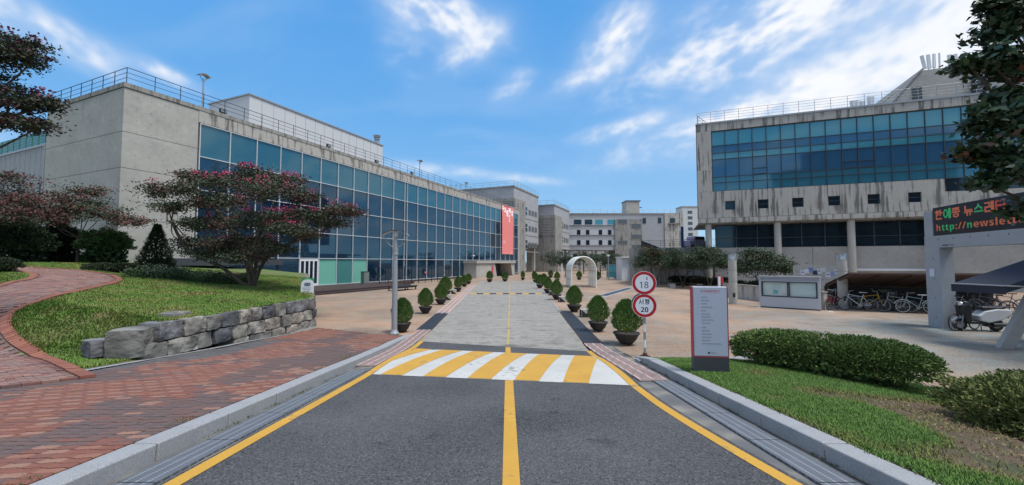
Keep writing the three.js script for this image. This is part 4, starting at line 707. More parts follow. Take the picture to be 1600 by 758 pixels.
  part('sloped_roof', [(() => { const dx = a1[0] - a0[0], dy = a1[1] - TOP - .2; return at(bx(Math.hypot(dx, dy) + .2, .12, 9.4), (a0[0] + a1[0]) / 2 - .06, (a1[1] + TOP + .2) / 2 + .08, back - 4.6, 0, 0, Math.atan2(dy, dx)); })()], M.concreteDim, h);
  part('dark_panel', span(rP(1425, 150, back)[0], rP(1441, 150, back)[0], TOP, rP(1430, 136, back)[1], back + .002, back + .04), M.frameDark, h); part('dark_panel', span(rP(1518, 150, back)[0], rP(1540, 150, back)[0], TOP, rP(1520, 124, back)[1], back + .002, back + .6), M.frameDark, h);
  const ant = (px0, py, n, base, step, hh, bk) => { const a = grp('antenna_mast', h); for (let k = 0; k < n; k++) { const [t] = rP(px0 + k * step, py, bk), y = base; part('antenna_panel', at(rbox(.28, hh, .14, .03), t, y + .45 + hh / 2, bk, 0, (k - 1) * .5, (k - (n - 1) / 2) * -.09), M.white, a); part('pole', cyl(.035, .035, .9 + hh * .5, t, y + .25 + hh * .25, bk - .1, 6), M.steelGrey, a); } };
  ant(1443, 100, 4, a1[1], 8.5, 1.4, back - 1); ant(1484, 96, 2, a1[1], 9, 1.1, back - 1); ant(1331, 160, 3, TOP, 5, .75, -1.4); ant(1345, 160, 2, TOP, 4, .6, -1.4); ant(1358, 157, 2, TOP, 5, .95, -1.4);
}
{ // terrace wall left of it, with railing
  const b = PD(1100, 387, 43.5), a = PD(983, 387, 47), L = a.distanceTo(b), g = thing('terrace_wall', 'grey concrete terrace wall with a thin railing behind the row of small trees', 'wall', [a.x, 0, a.z], Math.atan2(-(b.z - a.z), b.x - a.x)), H2 = (a.y + b.y) / 2;
  part('terrace_floor', span(.02, L + 3, H2 - .2, H2 - .005, -14, -.302), M.concreteDim, g); for (let k = 0; k < 4; k++) part('wall_panel', span(k * (L + 4) / 4 + .01, (k + 1) * (L + 4) / 4 - .01, -.05, H2, -.3, 0), M.concreteDim, g);
  part('side_wall', span(0, .3, -.05, H2 - .21, -10, -.31), M.concrete, g);
  railing(g, [V(1, H2, -.15), V(L + 3, H2, -.15)], .85, { gap: 1.2, rails: 4, r: .02 });
  part('stair_side', poly([[1.3, H2], [3.4, H2], [1.3, H2 + .9]], .1).translate(0, 0, -.5), M.steelDark, g);
  const p = PD(1080, 380, 50), v = thing('purple_van', 'small purple and white van parked up on the terrace', 'van', [p.x + .4, H2 - .004, p.z], .3); part('body', [rbox(2.6, .75, 1.5, .12, 0, .65, 0), rbox(1.7, .6, 1.4, .15, .2, 1.25, 0)], plain(.3, .27, .36, .5), v); for (const x of [-.85, .85]) for (const z of [-.7, .7]) part('wheel', at(cyl(.28, .28, .18), x, .28, z, Math.PI / 2), M.black, v); part('windscreen', bx(1.3, .34, 1.42, .2, 1.3, 0), M.darkGlass, v);
  const w = thing('blue_mast', 'tall narrow dark blue post standing on the terrace against the weathered end block', 'post', [PD(1068, 387, 47.5).x, H2 - .004, -47.8]); part('shaft', at(rbox(.3, 2.6, .2, .04), 0, 1.3, 0), plain(.02, .07, .2, .5), w); part('base_plate', bx(.5, .03, .4, 0, .016, 0), M.steelDark, w);
}
{ // building across the road behind, mirrored in the right-hand glass
  const g = thing('stepped_building', 'large dark grey building with a stepped roof across the road', 'building', [12, 0, 26], 0);
  part('wall', [span(-4, 34, -1, 19, 0, 16), span(4, 34, 19, 24, .5, 16), span(10, 34, 24, 27.5, 1, 16)], M.concreteDim, g);
  for (let f = 0; f < 5; f++) for (let k = 0; k < 11; k++) winBox(g, 2, 1.7, -2 + k * 3.3, 2.6 + f * 2.9, -.03, M.frameDark, M.darkGlass);
  railing(g, [V(-3.8, 19, .3), V(4, 19, .3)], 1.1, { gap: 1.6, r: .03 }); railing(g, [V(4.2, 24, .8), V(10, 24, .8)], 1.1, { gap: 1.6, r: .03 }); railing(g, [V(10.2, 27.5, 1.3), V(33, 27.5, 1.3)], 1.1, { gap: 1.6, r: .03 });
}

// ---------- objects ----------
{ // street lamp with a winged head
  const p = P(616, 523), g = thing('street_lamp', 'grey metal street lamp with a curved winged head at the end of the kerb', 'street lamp', [p.x, gh(p.x, p.z) - .01, p.z], .12), m = plain(.33, .35, .37, .5, .3);
  part('base', new THREE.LatheGeometry([[.001, 0], [.17, 0], [.17, .05], [.14, .09], [.105, .16], [.1, .2]].map(([a, b]) => new THREE.Vector2(a, b)), 20), m, g);
  part('pole', cyl(.075, .1, 2.75, 0, 1.55, 0, 18), m, g); part('collar', [cyl(.1, .1, .09, 0, 2.95, 0, 18), cyl(.085, .1, .16, 0, 2.85, 0, 18), cyl(.055, .075, .5, 0, 3.2, 0, 14)], m, g);
  part('arm', [tubeOf([V(0, 2.98, 0), V(-.25, 3.15, 0), V(-.36, 3.4, 0)], .018), tubeOf([V(0, 2.98, 0), V(.25, 3.15, 0), V(.36, 3.4, 0)], .018)], m, g);
  const wing = sheet(14, 3, (u, v) => { const a = (u - .5) * 1.9; return V(Math.sin(a) * .56, 3.18 + Math.cos(a) * .44 - .02, (v - .5) * .34); }, (u, v) => [u, v]), w2 = wing.clone().translate(0, .025, 0); part('lamp_hood', [wing, w2], std({ color: rgb(.5, .52, .54), roughness: .4, side: THREE.DoubleSide }), g);
  part('lamp_glass', cyl(.09, .07, .16, 0, 3.47, 0, 14), plain(.55, .57, .58, .25), g);
}
{ // speed and weight signs on one pole
  const p = P(1008, 565), g = thing('road_sign', 'pole with two round red rimmed signs reading 18 t and 20', 'road sign', [p.x, gh(p.x, p.z), p.z], -.22);
  const face = (fn) => canvasTex(512, 512, (c, w) => { c.fillStyle = '#b3161f'; c.fillRect(0, 0, w, w); c.fillStyle = '#dfe3ea'; c.beginPath(); c.arc(256, 256, 186, 0, 7); c.fill(); c.strokeStyle = '#e8e8ea'; c.lineWidth = 8; c.beginPath(); c.arc(256, 256, 251, 0, 7); c.stroke(); c.fillStyle = '#15171c'; c.strokeStyle = '#15171c'; fn(c); });
  const t1 = face((c) => { c.font = '190px sans-serif'; c.textAlign = 'center'; c.fillText('18', 250, 365); c.font = 'bold 100px sans-serif'; c.fillText('t', 316, 190); }), t2 = face((c) => { hText(c, '서행', 145, 118, 92, 104, 30, 14); c.font = 'bold 150px sans-serif'; c.textAlign = 'center'; c.fillText('20', 256, 395); });
  const disc = (t, y, z, back) => { const d = part('sign_disc', at(cyl(.3, .3, .02, 0, 0, 0, 40), 0, y, z, Math.PI / 2), M.steelGrey, g); if (t) part('sign_face', (() => { const q = new THREE.CircleGeometry(.298, 40); return q.translate(0, y, z + .013); })(), printed(t, .42), d); return d; };
  disc(t1, 1.87, .06); disc(t2, 1.30, .06); const b = part('sign_disc', at(cyl(.29, .29, .02, 0, 0, 0, 40), -.04, 1.32, -.07, Math.PI / 2, .25), M.steelGrey, g);
  const st = 7; for (let k = 0; k < 9; k++) { const y0 = k * .2; part('pole_band', cyl(.03, .03, .2, 0, .04 + y0 + .1, 0, 12), k % 2 && k < 5 ? plain(.75, .76, .77, .5) : M.steelGrey, g); }
  part('pole', cyl(.026, .026, 2.12, 0, 1.06, 0, 12), M.steelGrey, g);
  part('base_plate', [cyl(.13, .14, .03, 0, .016, 0, 16), cyl(.05, .06, .1, 0, .06, 0, 12), ...[0, 1, 2, 3].map((k) => cyl(.012, .012, .02, Math.cos(k * 1.57 + .8) * .1, .04, Math.sin(k * 1.57 + .8) * .1, 6))], plain(.09, .05, .035, .9), g);
  part('clamp', [bx(.09, .05, .1, 0, 1.87, .02), bx(.09, .05, .1, 0, 1.3, .0)], M.steelGrey, g);
}
{ // directory totem
  const a = PT(1084, 584), b = PT(1136, 583), c = a.clone().lerp(b, .5), g = thing('directory_totem', 'pale grey directory totem with red edges and a dark base on the verge', 'sign', [c.x, c.y - .02, c.z], -.12), W = .61, H0 = .34, H1 = 1.62;
  const t = canvasTex(512, 1024, (q, w, h) => {
    q.fillStyle = '#acb3c3'; q.fillRect(0, 0, w, h); q.strokeStyle = '#a02a3a'; hText(q, '한국예술종합학교', 112, 38, 30, 34, 8, 4.2); q.fillStyle = '#b06a78'; q.fillRect(112, 86, 300, 2);
    const R = rngOf(6), rows = [[150, 90], [198, 118], [248, 92], [300, 160], [352, 70], [405, 118], [448, 140], [494, 190], [540, 122], [606, 68], [655, 120], [704, 144], [752, 144], [800, 118], [848, 290]];
    q.strokeStyle = '#454a57'; q.lineWidth = 2.6; for (const [y, l] of rows) { for (let x = 0; x < l; x += 19) { const X = 118 + x, s = R(); q.strokeRect(X, y - 8, 6, 6); q.beginPath(); q.moveTo(X + 10, y - 12); q.lineTo(X + 10, y + 6); if (s < .6) { q.moveTo(X + 10, y - 4); q.lineTo(X + 14, y - 4); } if (s > .4) { q.moveTo(X, y + 6); q.lineTo(X + 10, y + 6); } q.stroke(); } q.fillStyle = '#8d94a4'; q.fillRect(118, y + 14, l * 1.25, 2); }
    q.strokeStyle = '#8f97a8'; q.lineWidth = 3; for (const y of [150, 198, 248, 300, 405, 606]) { q.strokeRect(66, y - 8, 16, 14); }
    q.fillStyle = '#22252c'; q.beginPath(); q.moveTo(206, 966); q.lineTo(244, 966); q.lineTo(232, 996); q.lineTo(206, 996); q.fill(); q.font = '34px sans-serif'; q.fillText('ARTS', 252, 996);
  });
  part('panel', rbox(W, H1 - H0, .13, .012, 0, (H0 + H1) / 2, 0), plain(.46, .49, .56, .45), g); part('printed_face', (() => { const q = new THREE.PlaneGeometry(W - .03, H1 - H0 - .03); return q.translate(0, (H0 + H1) / 2, .069); })(), printed(t, .45), g);
  const red = plain(.42, .02, .04, .4); for (const s of [-1, 1]) part('red_edge', bx(.008, H1 - H0, .138, s * (W / 2 + .003), (H0 + H1) / 2, 0), red, g); part('red_edge', bx(W, .014, .136, 0, H0 - .006, 0), red, g);
  part('plinth', bx(W + .01, H0 - .012, .14, 0, (H0 - .013) / 2, 0), plain(.05, .055, .065, .5), g);
}
{ // thin red and white marker post behind the totem
  const p = P(1127, 463), g = thing('marker_post', 'slim red and white marker post on the plaza behind the totem', 'post', [p.x, 0, p.z], .2); part('white_blade', bx(.16, 1.45, .1, -.14, .725, 0), M.white, g); part('red_blade', bx(.22, 1.4, .1, .06, .7, .02), plain(.5, .03, .04, .45), g); part('red_cap', bx(.12, .1, .09, -.12, 1.5, 0), plain(.5, .03, .04, .45), g); part('foot', bx(.6, .04, .4, 0, .02, 0), M.steelDark, g);
}
{ // potted evergreens
  const bowl = new THREE.LatheGeometry([[.001, .03], [.14, .03], [.17, .05], [.27, .16], [.345, .31], [.375, .335], [.375, .36], [.345, .36], [.32, .32], [.001, .31]].map(([a, b]) => new THREE.Vector2(a, b)), 26), soil = cyl(.31, .31, .02, 0, .325, 0, 20), foot = [bx(.34, .035, .09, 0, .016, .06), bx(.34, .035, .09, 0, .016, -.08)], mb = plain(.022, .024, .026, .6), ms = plain(.09, .07, .05, 1), mf = plain(.25, .11, .06, .9);
  const make = (seed) => { const R = rngOf(seed), lv = new Leaves(), kw = .9 + .25 * R(); for (let k = 0; k < 6000; k++) { const t = Math.pow(R(), .85), y = .42 + t * .9, prof = (t > .36 ? Math.pow(Math.max(0, 1 - Math.pow((t - .36) / .66, 1.9)), .78) : Math.sqrt(Math.max(.1, 1 - Math.pow((.36 - t) / .42, 2)))) * .37 * kw, a = R() * 6.283, lump = 1 + .3 * nz(Math.cos(a) * 2.2 + seed, y * 4, Math.sin(a) * 2.2) + .2 * nz(Math.cos(a) * 6, y * 9 + seed, Math.sin(a) * 6), r = prof * lump * (1 - .35 * R() * R()); const d = V(Math.cos(a) * (.5 + .4 * R()), 1.1 + R() * .6, Math.sin(a) * (.5 + .4 * R())).normalize(), s = V(-Math.sin(a) + (R() - .5), (R() - .5) * .6, Math.cos(a) + (R() - .5)).normalize(); lv.add({ x: Math.cos(a) * r, y: y - .04, z: Math.sin(a) * r }, d, s, .05 + .05 * R(), .028, vary(R, R() < .3 ? [.16, .27, .05] : [.085, .17, .036], .35)); } return lv.geo(); };
  const crowns = [make(1), make(2), make(3), make(4), make(5), make(6), make(7)], ord = ['first', 'second', 'third', 'fourth', 'fifth', 'sixth', 'seventh', 'eighth', 'ninth'];
  const left = [[628, 519], [664.7, 490], [688.8, 476], [696, 463], [715.4, 456], [725.4, 448], [732, 444]], right = [[979, 539], [934.6, 518], [897.3, 487.4], [869.6, 468.4], [856, 458.5], [843.5, 450.5], [849.6, 445], [836.7, 441.5], [835, 436]], far = [[765, 441], [789, 440], [817, 437.8]], arch = [[870.7, 440], [860.5, 434], [905, 437.5], [934, 437], [962.6, 435.5], [992.8, 436.5]];
  let n = 0; const R = rngOf(66);
  const put = ([px, py], label, group) => { const p = P(px, py), y = gh(p.x, p.z), g = thing('potted_evergreen', label, 'potted plant', [p.x, y, p.z], R() * 6, group), s = .92 + .16 * R(); g.scale.set(s * (.94 + .12 * R()), s * (.93 + .14 * R()), s * (.94 + .12 * R())); if (n === 0) g.scale.multiplyScalar(.97); part('bowl', bowl, mb, g); part('soil', soil, ms, g); part('trunk', taper([V(0, .32, 0), V(.01, .42, 0), V(0, .75, 0)], .035, .02, 4, 6), M.bark, g); part('feet', foot, mf, g); part('crown', crowns[(n++ * 3 + 1) % 7], M.leaf, g); };
  left.forEach((q, i) => put(q, `clipped evergreen in a black bowl, ${ord[i]} from the street lamp along the concrete road`, 'evergreens lining the road on the glass hall side'));
  right.forEach((q, i) => put(q, `clipped evergreen in a black bowl, ${ord[i]} from the round road signs along the concrete road`, 'evergreens lining the road on the sign side'));
  far.forEach((q, i) => put(q, `small potted evergreen at the far end of the road, ${ord[i]} from the hall porch`, 'evergreens across the far end of the road'));
  arch.forEach((q, i) => put(q, `potted evergreen in the far row around the white lattice arch, ${ord[i]} from the concrete road`, 'evergreens around the lattice arch'));
}
{ // painted concrete stops beside the bowls
  const spots = [[914, 495.5, 'third bowl from the round signs'], [878, 472, 'fourth bowl from the round signs'], [862, 461.5, 'fifth bowl from the round signs'], [700, 469, 'third bowl from the street lamp'], [709, 459.5, 'fourth bowl from the street lamp']];
  for (const [px, py, l] of spots) { const p = P(px, py), g = thing('concrete_stop', `concrete block with black triangle by the ${l}`, 'concrete block', [p.x, .0, p.z], .15); part('block', rbox(.42, .36, .3, .015, 0, .18, 0), M.concrete, g); part('black_triangle', poly([[-.19, .02], [.19, .02], [-.19, .34]], .004).translate(0, 0, .151), M.black, g); part('black_side', bx(.004, .32, .26, -.2125, .18, 0), M.black, g); }
}
{ // yellow and black rubber hump far along the road
  const p = P(790, 459.5), x0 = P(735, 459.5).x, x1 = P(846, 459).x, g = thing('speed_bump', 'yellow and black rubber speed bump across the concrete road', 'speed bump', [0, 0, p.z]), n = 11, w = (x1 - x0) / n;
  for (let k = 0; k < n; k++) part('bump_segment', (() => { const s = new THREE.Shape(); s.moveTo(-.19, 0); s.quadraticCurveTo(0, .13, .19, 0); const e = new THREE.ExtrudeGeometry(s, { depth: w - .015, bevelEnabled: false }); return e.rotateY(Math.PI / 2).translate(x0 + k * w, .007, 0); })(), k % 2 ? M.black : M.paintYellow, g);
}
{ // white lattice arch
  const g = thing('lattice_arch', 'white lattice garden arch standing open on the plaza', 'arch', [7.1, 0, -41.8], .0), W = 1.22, D = 1.9, y0 = 1.65, H = 3.05, m = plain(.8, .79, .74, .6);
  const arc = (a, r = 1) => [Math.cos(a) * W * r, y0 + Math.sin(a) * (H - y0) * r];
  for (const z of [-D, 0, D]) part('rib', tubeOf(Array.from({ length: 15 }, (_, i) => { const [x, y] = arc(Math.PI * i / 14); return V(x, y, z); }), .05, 28, 6), m, g);
  for (const s of [-1, 1]) {
    for (const z of [-D, -D / 3, D / 3, D]) part('leg', bx(.08, y0 + .02, .08, s * W, y0 / 2, z), m, g);
    for (let k = 0; k < 12; k++) part('side_slat', bx(.03, y0 - .08, .24, s * (W + .012 * ((k % 2) * 2 - 1)), y0 / 2 + .02, -D + .16 + k * .322), m, g);
    for (const y of [.12, .85, 1.66]) part('side_rail', bx(.06, .07, 2 * D, s * (W + .05), y, 0), plain(.62, .58, .42, .7), g);
  }
  const lat = []; for (let dir of [-1, 1]) for (let k = -10; k < 15; k++) { const pts = []; for (let i = 0; i <= 26; i++) { const a = Math.PI * i / 26, z = -D + (k * .3 + dir * a * .85 * 1 + (dir < 0 ? 2.7 : 0)); if (z < -D || z > D) continue; const [x, y] = arc(a, 1.02); pts.push(V(x, y, z)); } if (pts.length > 1) for (let i = 0; i + 1 < pts.length; i++) lat.push(bar(pts[i], pts[i + 1], .045, 4)); }
  part('lattice', lat, m, g);
  for (let i = 1; i < 12; i++) { const [x, y] = arc(Math.PI * i / 12, 1.03); part('cross_slat', at(bx(.16, .03, 2 * D), x, y, 0, 0, 0, Math.PI * i / 12 - Math.PI / 2), m, g); }
}
{ // concrete light columns
  const mk = (px, py, label) => { const p = P(px, py), g = thing('light_column', label, 'light column', [p.x, 0, p.z], -.3); for (let k = 0; k < 4; k++) part('concrete_drum', cyl(.23, .23, .655, 0, .33 + k * .665, 0, 22), M.concrete, g); part('joint_core', cyl(.2, .2, 2.64, 0, 1.33, 0, 16), M.steelDark, g); part('lamp_box', [bx(.36, .28, .36, 0, 2.81, 0)], plain(.5, .56, .6, .2), g); part('lamp_cap', cyl(.22, .22, .05, 0, 2.98, 0, 20), M.steelGrey, g); part('lamp_frame', [bx(.05, .29, .05, .18, 2.81, .18), bx(.05, .29, .05, -.18, 2.81, .18), bx(.05, .29, .05, .18, 2.81, -.18), bx(.05, .29, .05, -.18, 2.81, -.18)], M.steelGrey, g); part('socket_box', rbox(.14, .24, .08, .01, 0, .55, .235), M.steelDark, g); };
  mk(1146, 475, 'round concrete light column with a glass top in front of the tree planter'); mk(1318, 482, 'round concrete light column with a glass top between the bicycles');
}
{ // low concrete planter wall
  const a = P(1128, 463), b = P(1215, 475), L = 9, dir = b.clone().sub(a).normalize(), g = thing('planter_wall', 'low stained concrete planter wall between the two light columns', 'wall', [a.x, 0, a.z - .3], Math.atan2(-dir.z, dir.x) ); for (let k = 0; k < 5; k++) part('wall_panel', span(k * 1.8 + .01, k * 1.8 + 1.79, -.02, .92, -.25, 0), M.concreteOld, g); part('coping', span(-.03, 9.03, .921, .98, -.28, .03), M.concreteDim, g);
  const s = thing('green_banner', 'long white banner with a green border behind the low planter wall', 'banner', [a.x + 2.6, 0, a.z + .5], Math.atan2(-dir.z, dir.x)); part('cloth', bx(3.2, .5, .02, .6, 1.16, -.62), M.white, s); part('border', [bx(3.2, .07, .005, .6, 1.37, -.606), bx(.07, .43, .005, -.96, 1.12, -.606)], plain(.05, .38, .22, .6), s); for (const x of [-.9, .6, 2.1]) part('stake', bx(.04, 1.35, .04, x, .675, -.65), M.steelDark, s);
}
{ // glazed noticeboard
  const a = P(1187, 480), b = P(1283, 486), L = a.distanceTo(b), dir = b.clone().sub(a).normalize(), g = thing('notice_board', 'pale grey outdoor notice board with two glazed panels', 'notice board', [a.x, 0, a.z], Math.atan2(-dir.z, dir.x)), m = plain(.43, .45, .49, .5), H = 1.72;
  part('body', [span(0, L, .06, .62, -.32, 0), span(0, L, 1.46, H, -.32, 0), span(0, .1, .621, 1.459, -.32, 0), span(L - .1, L, .621, 1.459, -.32, 0), span(.1, L - .1, .62, 1.46, -.32, -.12)], m, g);
  const t = canvasTex(512, 128, (c, w, h) => { c.fillStyle = '#70777f'; c.fillRect(0, 0, w, h); c.fillStyle = '#8e949c'; c.fillRect(0, 0, w, h); c.fillStyle = '#33373e'; c.fillRect(20, 50, 22, 22); for (let i = 0; i < 12; i++) c.fillRect(56 + i * 11, 54, 7, 14); c.fillStyle = '#a8404a'; for (let i = 0; i < 8; i++) c.fillRect(400 + i * 11, 60, 7, 8); }); part('header_print', (() => { const q = new THREE.PlaneGeometry(L - .06, .2); return q.translate(L / 2, 1.6, .003); })(), printed(t, .5), g);
  for (let k = 0; k < 2; k++) { const x0 = .12 + k * (L - .24) / 2 + .02, x1 = .12 + (k + 1) * (L - .24) / 2 - .02, f = part('window', [span(x0, x1, .63, .67, -.06, .02), span(x0, x1, 1.42, 1.455, -.06, .02), span(x0, x0 + .035, .671, 1.419, -.06, .02), span(x1 - .035, x1, .671, 1.419, -.06, .02)], M.steelDark, g); part('back_board', span(x0 + .036, x1 - .036, .672, 1.418, -.11, -.09), plain(.62, .69, .69, .7), f); part('pane', span(x0 + .036, x1 - .036, .672, 1.418, -.03, -.022), new THREE.MeshPhysicalMaterial({ color: rgb(.95, .98, .98), roughness: .04, transmission: 1, thickness: 0 }), f); if (!k) for (const [x, y, r, c] of [[.42, .18, .3, [.72, .7, .62]], [.62, .2, -.2, [.2, .45, .5]], [.98, .17, .1, [.68, .66, .66]], [1.05, .1, -.1, [.62, .58, .6]]]) part('leaflet', at(bx(.24, .2, .004), x0 + x, .68 + y, -.084 - (r * .005), 0, 0, r), plain(...c, .8), f); }
  part('feet', span(.05, L - .05, 0, .059, -.28, -.04), M.steelDark, g); part('roof_lip', span(-.02, L + .02, H, H + .03, -.34, .04), m, g);
  const fr = structGroup('ground_marking'), q = (x0, x1, z0, z1) => span(x0, x1, .003, .007, z0, z1); const mk = part('white_line', [q(-.1, L + .5, .3, .38), q(-.1, .05, .05, .3), q(L + .32, L + .5, -.1, .3)], M.paintWhite, fr); mk.position.set(a.x, 0, a.z); mk.rotation.y = g.rotation.y;
}
{ // poster wall behind the notice board
  const a = PD(1258, 440, 25.4), b = PD(1322, 440, 24.2), L = a.distanceTo(b), g = thing('poster_wall', 'concrete wall with a row of small pinned posters behind the notice board', 'wall', [a.x, 0, a.z], Math.atan2(-(b.z - a.z), b.x - a.x)); part('wall', [span(-.6, L, 1.52, 2.3, -.2, 0), span(-.6, L, -.02, .9, -.5, -.3)], M.concrete, g); part('lintel', span(-.6, L, 1.4, 1.519, -.2, .06), M.concreteOld, g); for (const x of [-.5, L - .12]) part('pier', span(x, x + .12, -.02, 1.399, -.2, -.02), M.concreteOld, g);
  const cols = [[.6, .62, .7], [.65, .66, .66], [.2, .25, .5], [.02, .03, .08], [.62, .64, .66], [.55, .57, .6], [.6, .62, .62], [.28, .32, .55], [.62, .66, .5]]; cols.forEach((c, k) => { const x = -.2 + k * (L - .1) / 9, y = 1.76 + (k % 3) * .09 + (k > 5 ? -.02 : .1); const q = part('poster', bx(.24, .3 - .05 * (k % 2), .006, x + .1, y, .004), plain(...c, .7), g); if (k % 2 === 0) part('print', bx(.12, .06, .002, x + .09, y + .02, .009), plain(.1, .1, .3, .7), q); });
}
// bicycles
function bicycle(label, p, turn, col, o = {}) {
  const g = thing('bicycle', label, 'bicycle', [p.x, p.y, p.z], turn, o.group), R0 = .32, m = plain(...col, .35, .1), pt = { bb: V(-.06, .28, 0), st: V(-.2, .82, 0), hd: V(.38, .82, 0), hl: V(.41, .68, 0), rr: V(-.5, R0, 0), fr: V(.55, R0, 0) };
  for (const c of [pt.rr, pt.fr]) { const w = grp('wheel', g); part('tyre', new THREE.TorusGeometry(R0 - .02, .021, 6, 26), M.black, w, c.toArray()); part('rim', new THREE.TorusGeometry(R0 - .05, .011, 5, 26), o.rim || M.steelGrey, w, c.toArray()); const sp = []; for (let k = 0; k < 14; k++) { const a = k / 14 * 6.283; sp.push(bar(V(0, 0, (k % 2) * .04 - .02), V(Math.cos(a) * (R0 - .05), Math.sin(a) * (R0 - .05), 0), .0025, 3)); } part('spokes', [...sp, at(cyl(.02, .02, .1, 0, 0, 0, 8), 0, 0, 0, Math.PI / 2)], M.steelGrey, w, c.toArray()); }
  part('frame', [bar(pt.bb, pt.st, .018), bar(pt.bb, pt.hl, .022), bar(V(-.17, .72, 0), pt.hd, o.step ? .001 : .018), bar(pt.bb, V(-.5, R0, .05), .011), bar(pt.bb, V(-.5, R0, -.05), .011), bar(V(-.17, .7, 0), V(-.5, R0, .05), .01), bar(V(-.17, .7, 0), V(-.5, R0, -.05), .01), bar(pt.hl, pt.hd, .024)], m, g);
  part('fork', [bar(pt.hl, V(.55, R0, .05), .013), bar(pt.hl, V(.55, R0, -.05), .013)], m, g);
  part('handlebar', [bar(pt.hd, V(.35, .98, 0), .014), tubeOf(o.drop ? [V(.22, .95, .27), V(.36, .98, .12), V(.36, .98, -.12), V(.22, .95, -.27)] : [V(.2, 1.02, .3), V(.33, 1.0, .15), V(.36, .98, 0), V(.33, 1.0, -.15), V(.2, 1.02, -.3)], .012, 14)], M.steelGrey, g);
  part('saddle', [rbox(.25, .05, .14, .022, -.24, .91, 0), rbox(.14, .045, .06, .02, -.1, .91, 0), bar(pt.st, V(-.22, .9, 0), .014)], o.saddle || M.black, g);
  part('crank', [at(cyl(.09, .09, .015, 0, 0, 0, 16), -.06, .28, .05, Math.PI / 2), bar(V(-.06, .28, .06), V(.06, .16, .07), .01), bar(V(-.06, .28, -.06), V(-.18, .4, -.07), .01), bx(.09, .02, .07, .06, .155, .11), bx(.09, .02, .07, -.18, .405, -.11)], M.steelGrey, g);
  if (o.guard) for (const c of [pt.rr, pt.fr]) part('mudguard', new THREE.TorusGeometry(R0 + .025, .018, 4, 16, 2.2).rotateZ(.4).translate(c.x, c.y, 0), o.guard, g);
  if (o.basket) part('basket', [bx(.02, .24, .34, .42, .9, 0), bx(.02, .24, .34, .74, .92, 0), bx(.3, .02, .34, .58, .8, 0), bx(.3, .24, .02, .58, .9, .16), bx(.3, .24, .02, .58, .9, -.16)], M.steelDark, g);
  part('kickstand', bar(V(-.4, R0, .04), V(-.34, .0, .2), .008), M.steelGrey, g);
  return g;
}
{
  const w = plain(.7, .7, .68, .4), grp1 = 'bicycles parked by the shelter';
  bicycle('red bicycle with raised chrome handlebars beside the notice board', P(1302, 483.5), .55, [.25, .03, .03], { group: grp1, step: true, guard: plain(.3, .04, .05, .4) });
  bicycle('dark bicycle with a white mudguard leaning behind the light column', P(1316, 481), 2.4, [.02, .02, .025], { group: grp1, guard: w });
  bicycle('white framed bicycle under the edge of the shelter', P(1342, 485.5), 2.35, [.5, .52, .54], { group: grp1 });
  bicycle('yellow bicycle next to the white framed one', P(1358, 485), -.9, [.55, .33, .03], { group: grp1, saddle: w });
  bicycle('black bicycle with a basket between the yellow and the silver bicycles', P(1372, 484.5), -1.1, [.015, .016, .02], { group: grp1, basket: true });
  bicycle('dark green bicycle crowded behind the silver one', P(1386, 483), 1.2, [.02, .05, .04], { group: grp1, guard: w });
  bicycle('silver grey bicycle with a thin straight frame', P(1404, 488.5), 2.72, [.28, .3, .28], { group: grp1, drop: true });
  bicycle('pale mint bicycle with cream mudguards at the pillar end of the row', P(1434, 490), 2.75, [.22, .31, .31], { group: grp1, saddle: w, guard: plain(.55, .6, .58, .4), rim: w });
  bicycle('black bicycle parked far back under the shelter roof', P(1352, 478.5), -.6, [.02, .02, .02], { group: grp1 }); bicycle('blue bicycle at the back wall of the shelter', P(1420, 479), .4, [.03, .06, .12], { group: grp1, basket: true });
  const g2 = 'bicycles beyond the concrete pillar'; bicycle('white wheeled bicycle just beyond the concrete pillar', P(1497, 487), 2.2, [.6, .62, .62], { group: g2, rim: w }); bicycle('dark bicycle under the awning edge', P(1530, 488), 2.6, [.03, .03, .03], { group: g2 }); bicycle('grey bicycle with a chain guard under the awning', P(1551, 490), 2.3, [.2, .21, .22], { group: g2, guard: w }); bicycle('maroon bicycle deep under the awning', P(1575, 487), 2.8, [.14, .02, .03], { group: g2 });
  bicycle('black city bicycle standing beside the scooter', P(1507, 516.5), .25, [.05, .02, .02], { group: g2, step: true });
}
{ // bicycle shelter: lean-to roof falling to the back
  const a = P(1324, 484), f0 = PD(1326, 428, 20.6), f1 = PD(1640, 428, 18.0), dir = f1.clone().sub(f0).setY(0).normalize(), L = f0.distanceTo(f1), g = thing('bicycle_shelter', 'brown lean-to bicycle shelter in front of the concrete building', 'shelter', [f0.x, 0, f0.z], Math.atan2(-dir.z, dir.x)), H = 1.93, m = plain(.085, .055, .045, .7);
  const sl = sheet(1, 1, (u, v) => V(L * u, H - .75 * v, -3.4 * v)); part('roof_sheet', [sl, sheet(1, 1, (u, v) => V(L * u, H + .04 - .75 * v, -3.4 * v)), span(0, L, H - .02, H + .06, -.02, .03)], std({ color: rgb(.12, .075, .06), roughness: .8, side: THREE.DoubleSide }), g);
  for (let x = .1; x < L; x += 1.25) part('rafter', at(bx(.06, .09, 3.45), x, H - .43, -1.7, -Math.atan(.75 / 3.4)), m, g);
  for (let x = .1; x < L; x += 2.5) part('post', cyl(.04, .04, H - .75, x, (H - .75) / 2, -3.2, 8), m, g);
  part('back_wall', span(0, L, -.02, H - .8, -3.5, -3.4), plain(.045, .045, .05, .9), g); part('gutter', span(0, L, H - .83, H - .75, -3.39, -3.25), m, g); part('rack', [span(.3, L - .2, .3, .34, -1.6, -1.56), ...Array.from({ length: 12 }, (_, k) => bx(.03, .3, .03, .4 + k * .8, .15, -1.58))], M.steelDark, g);
}
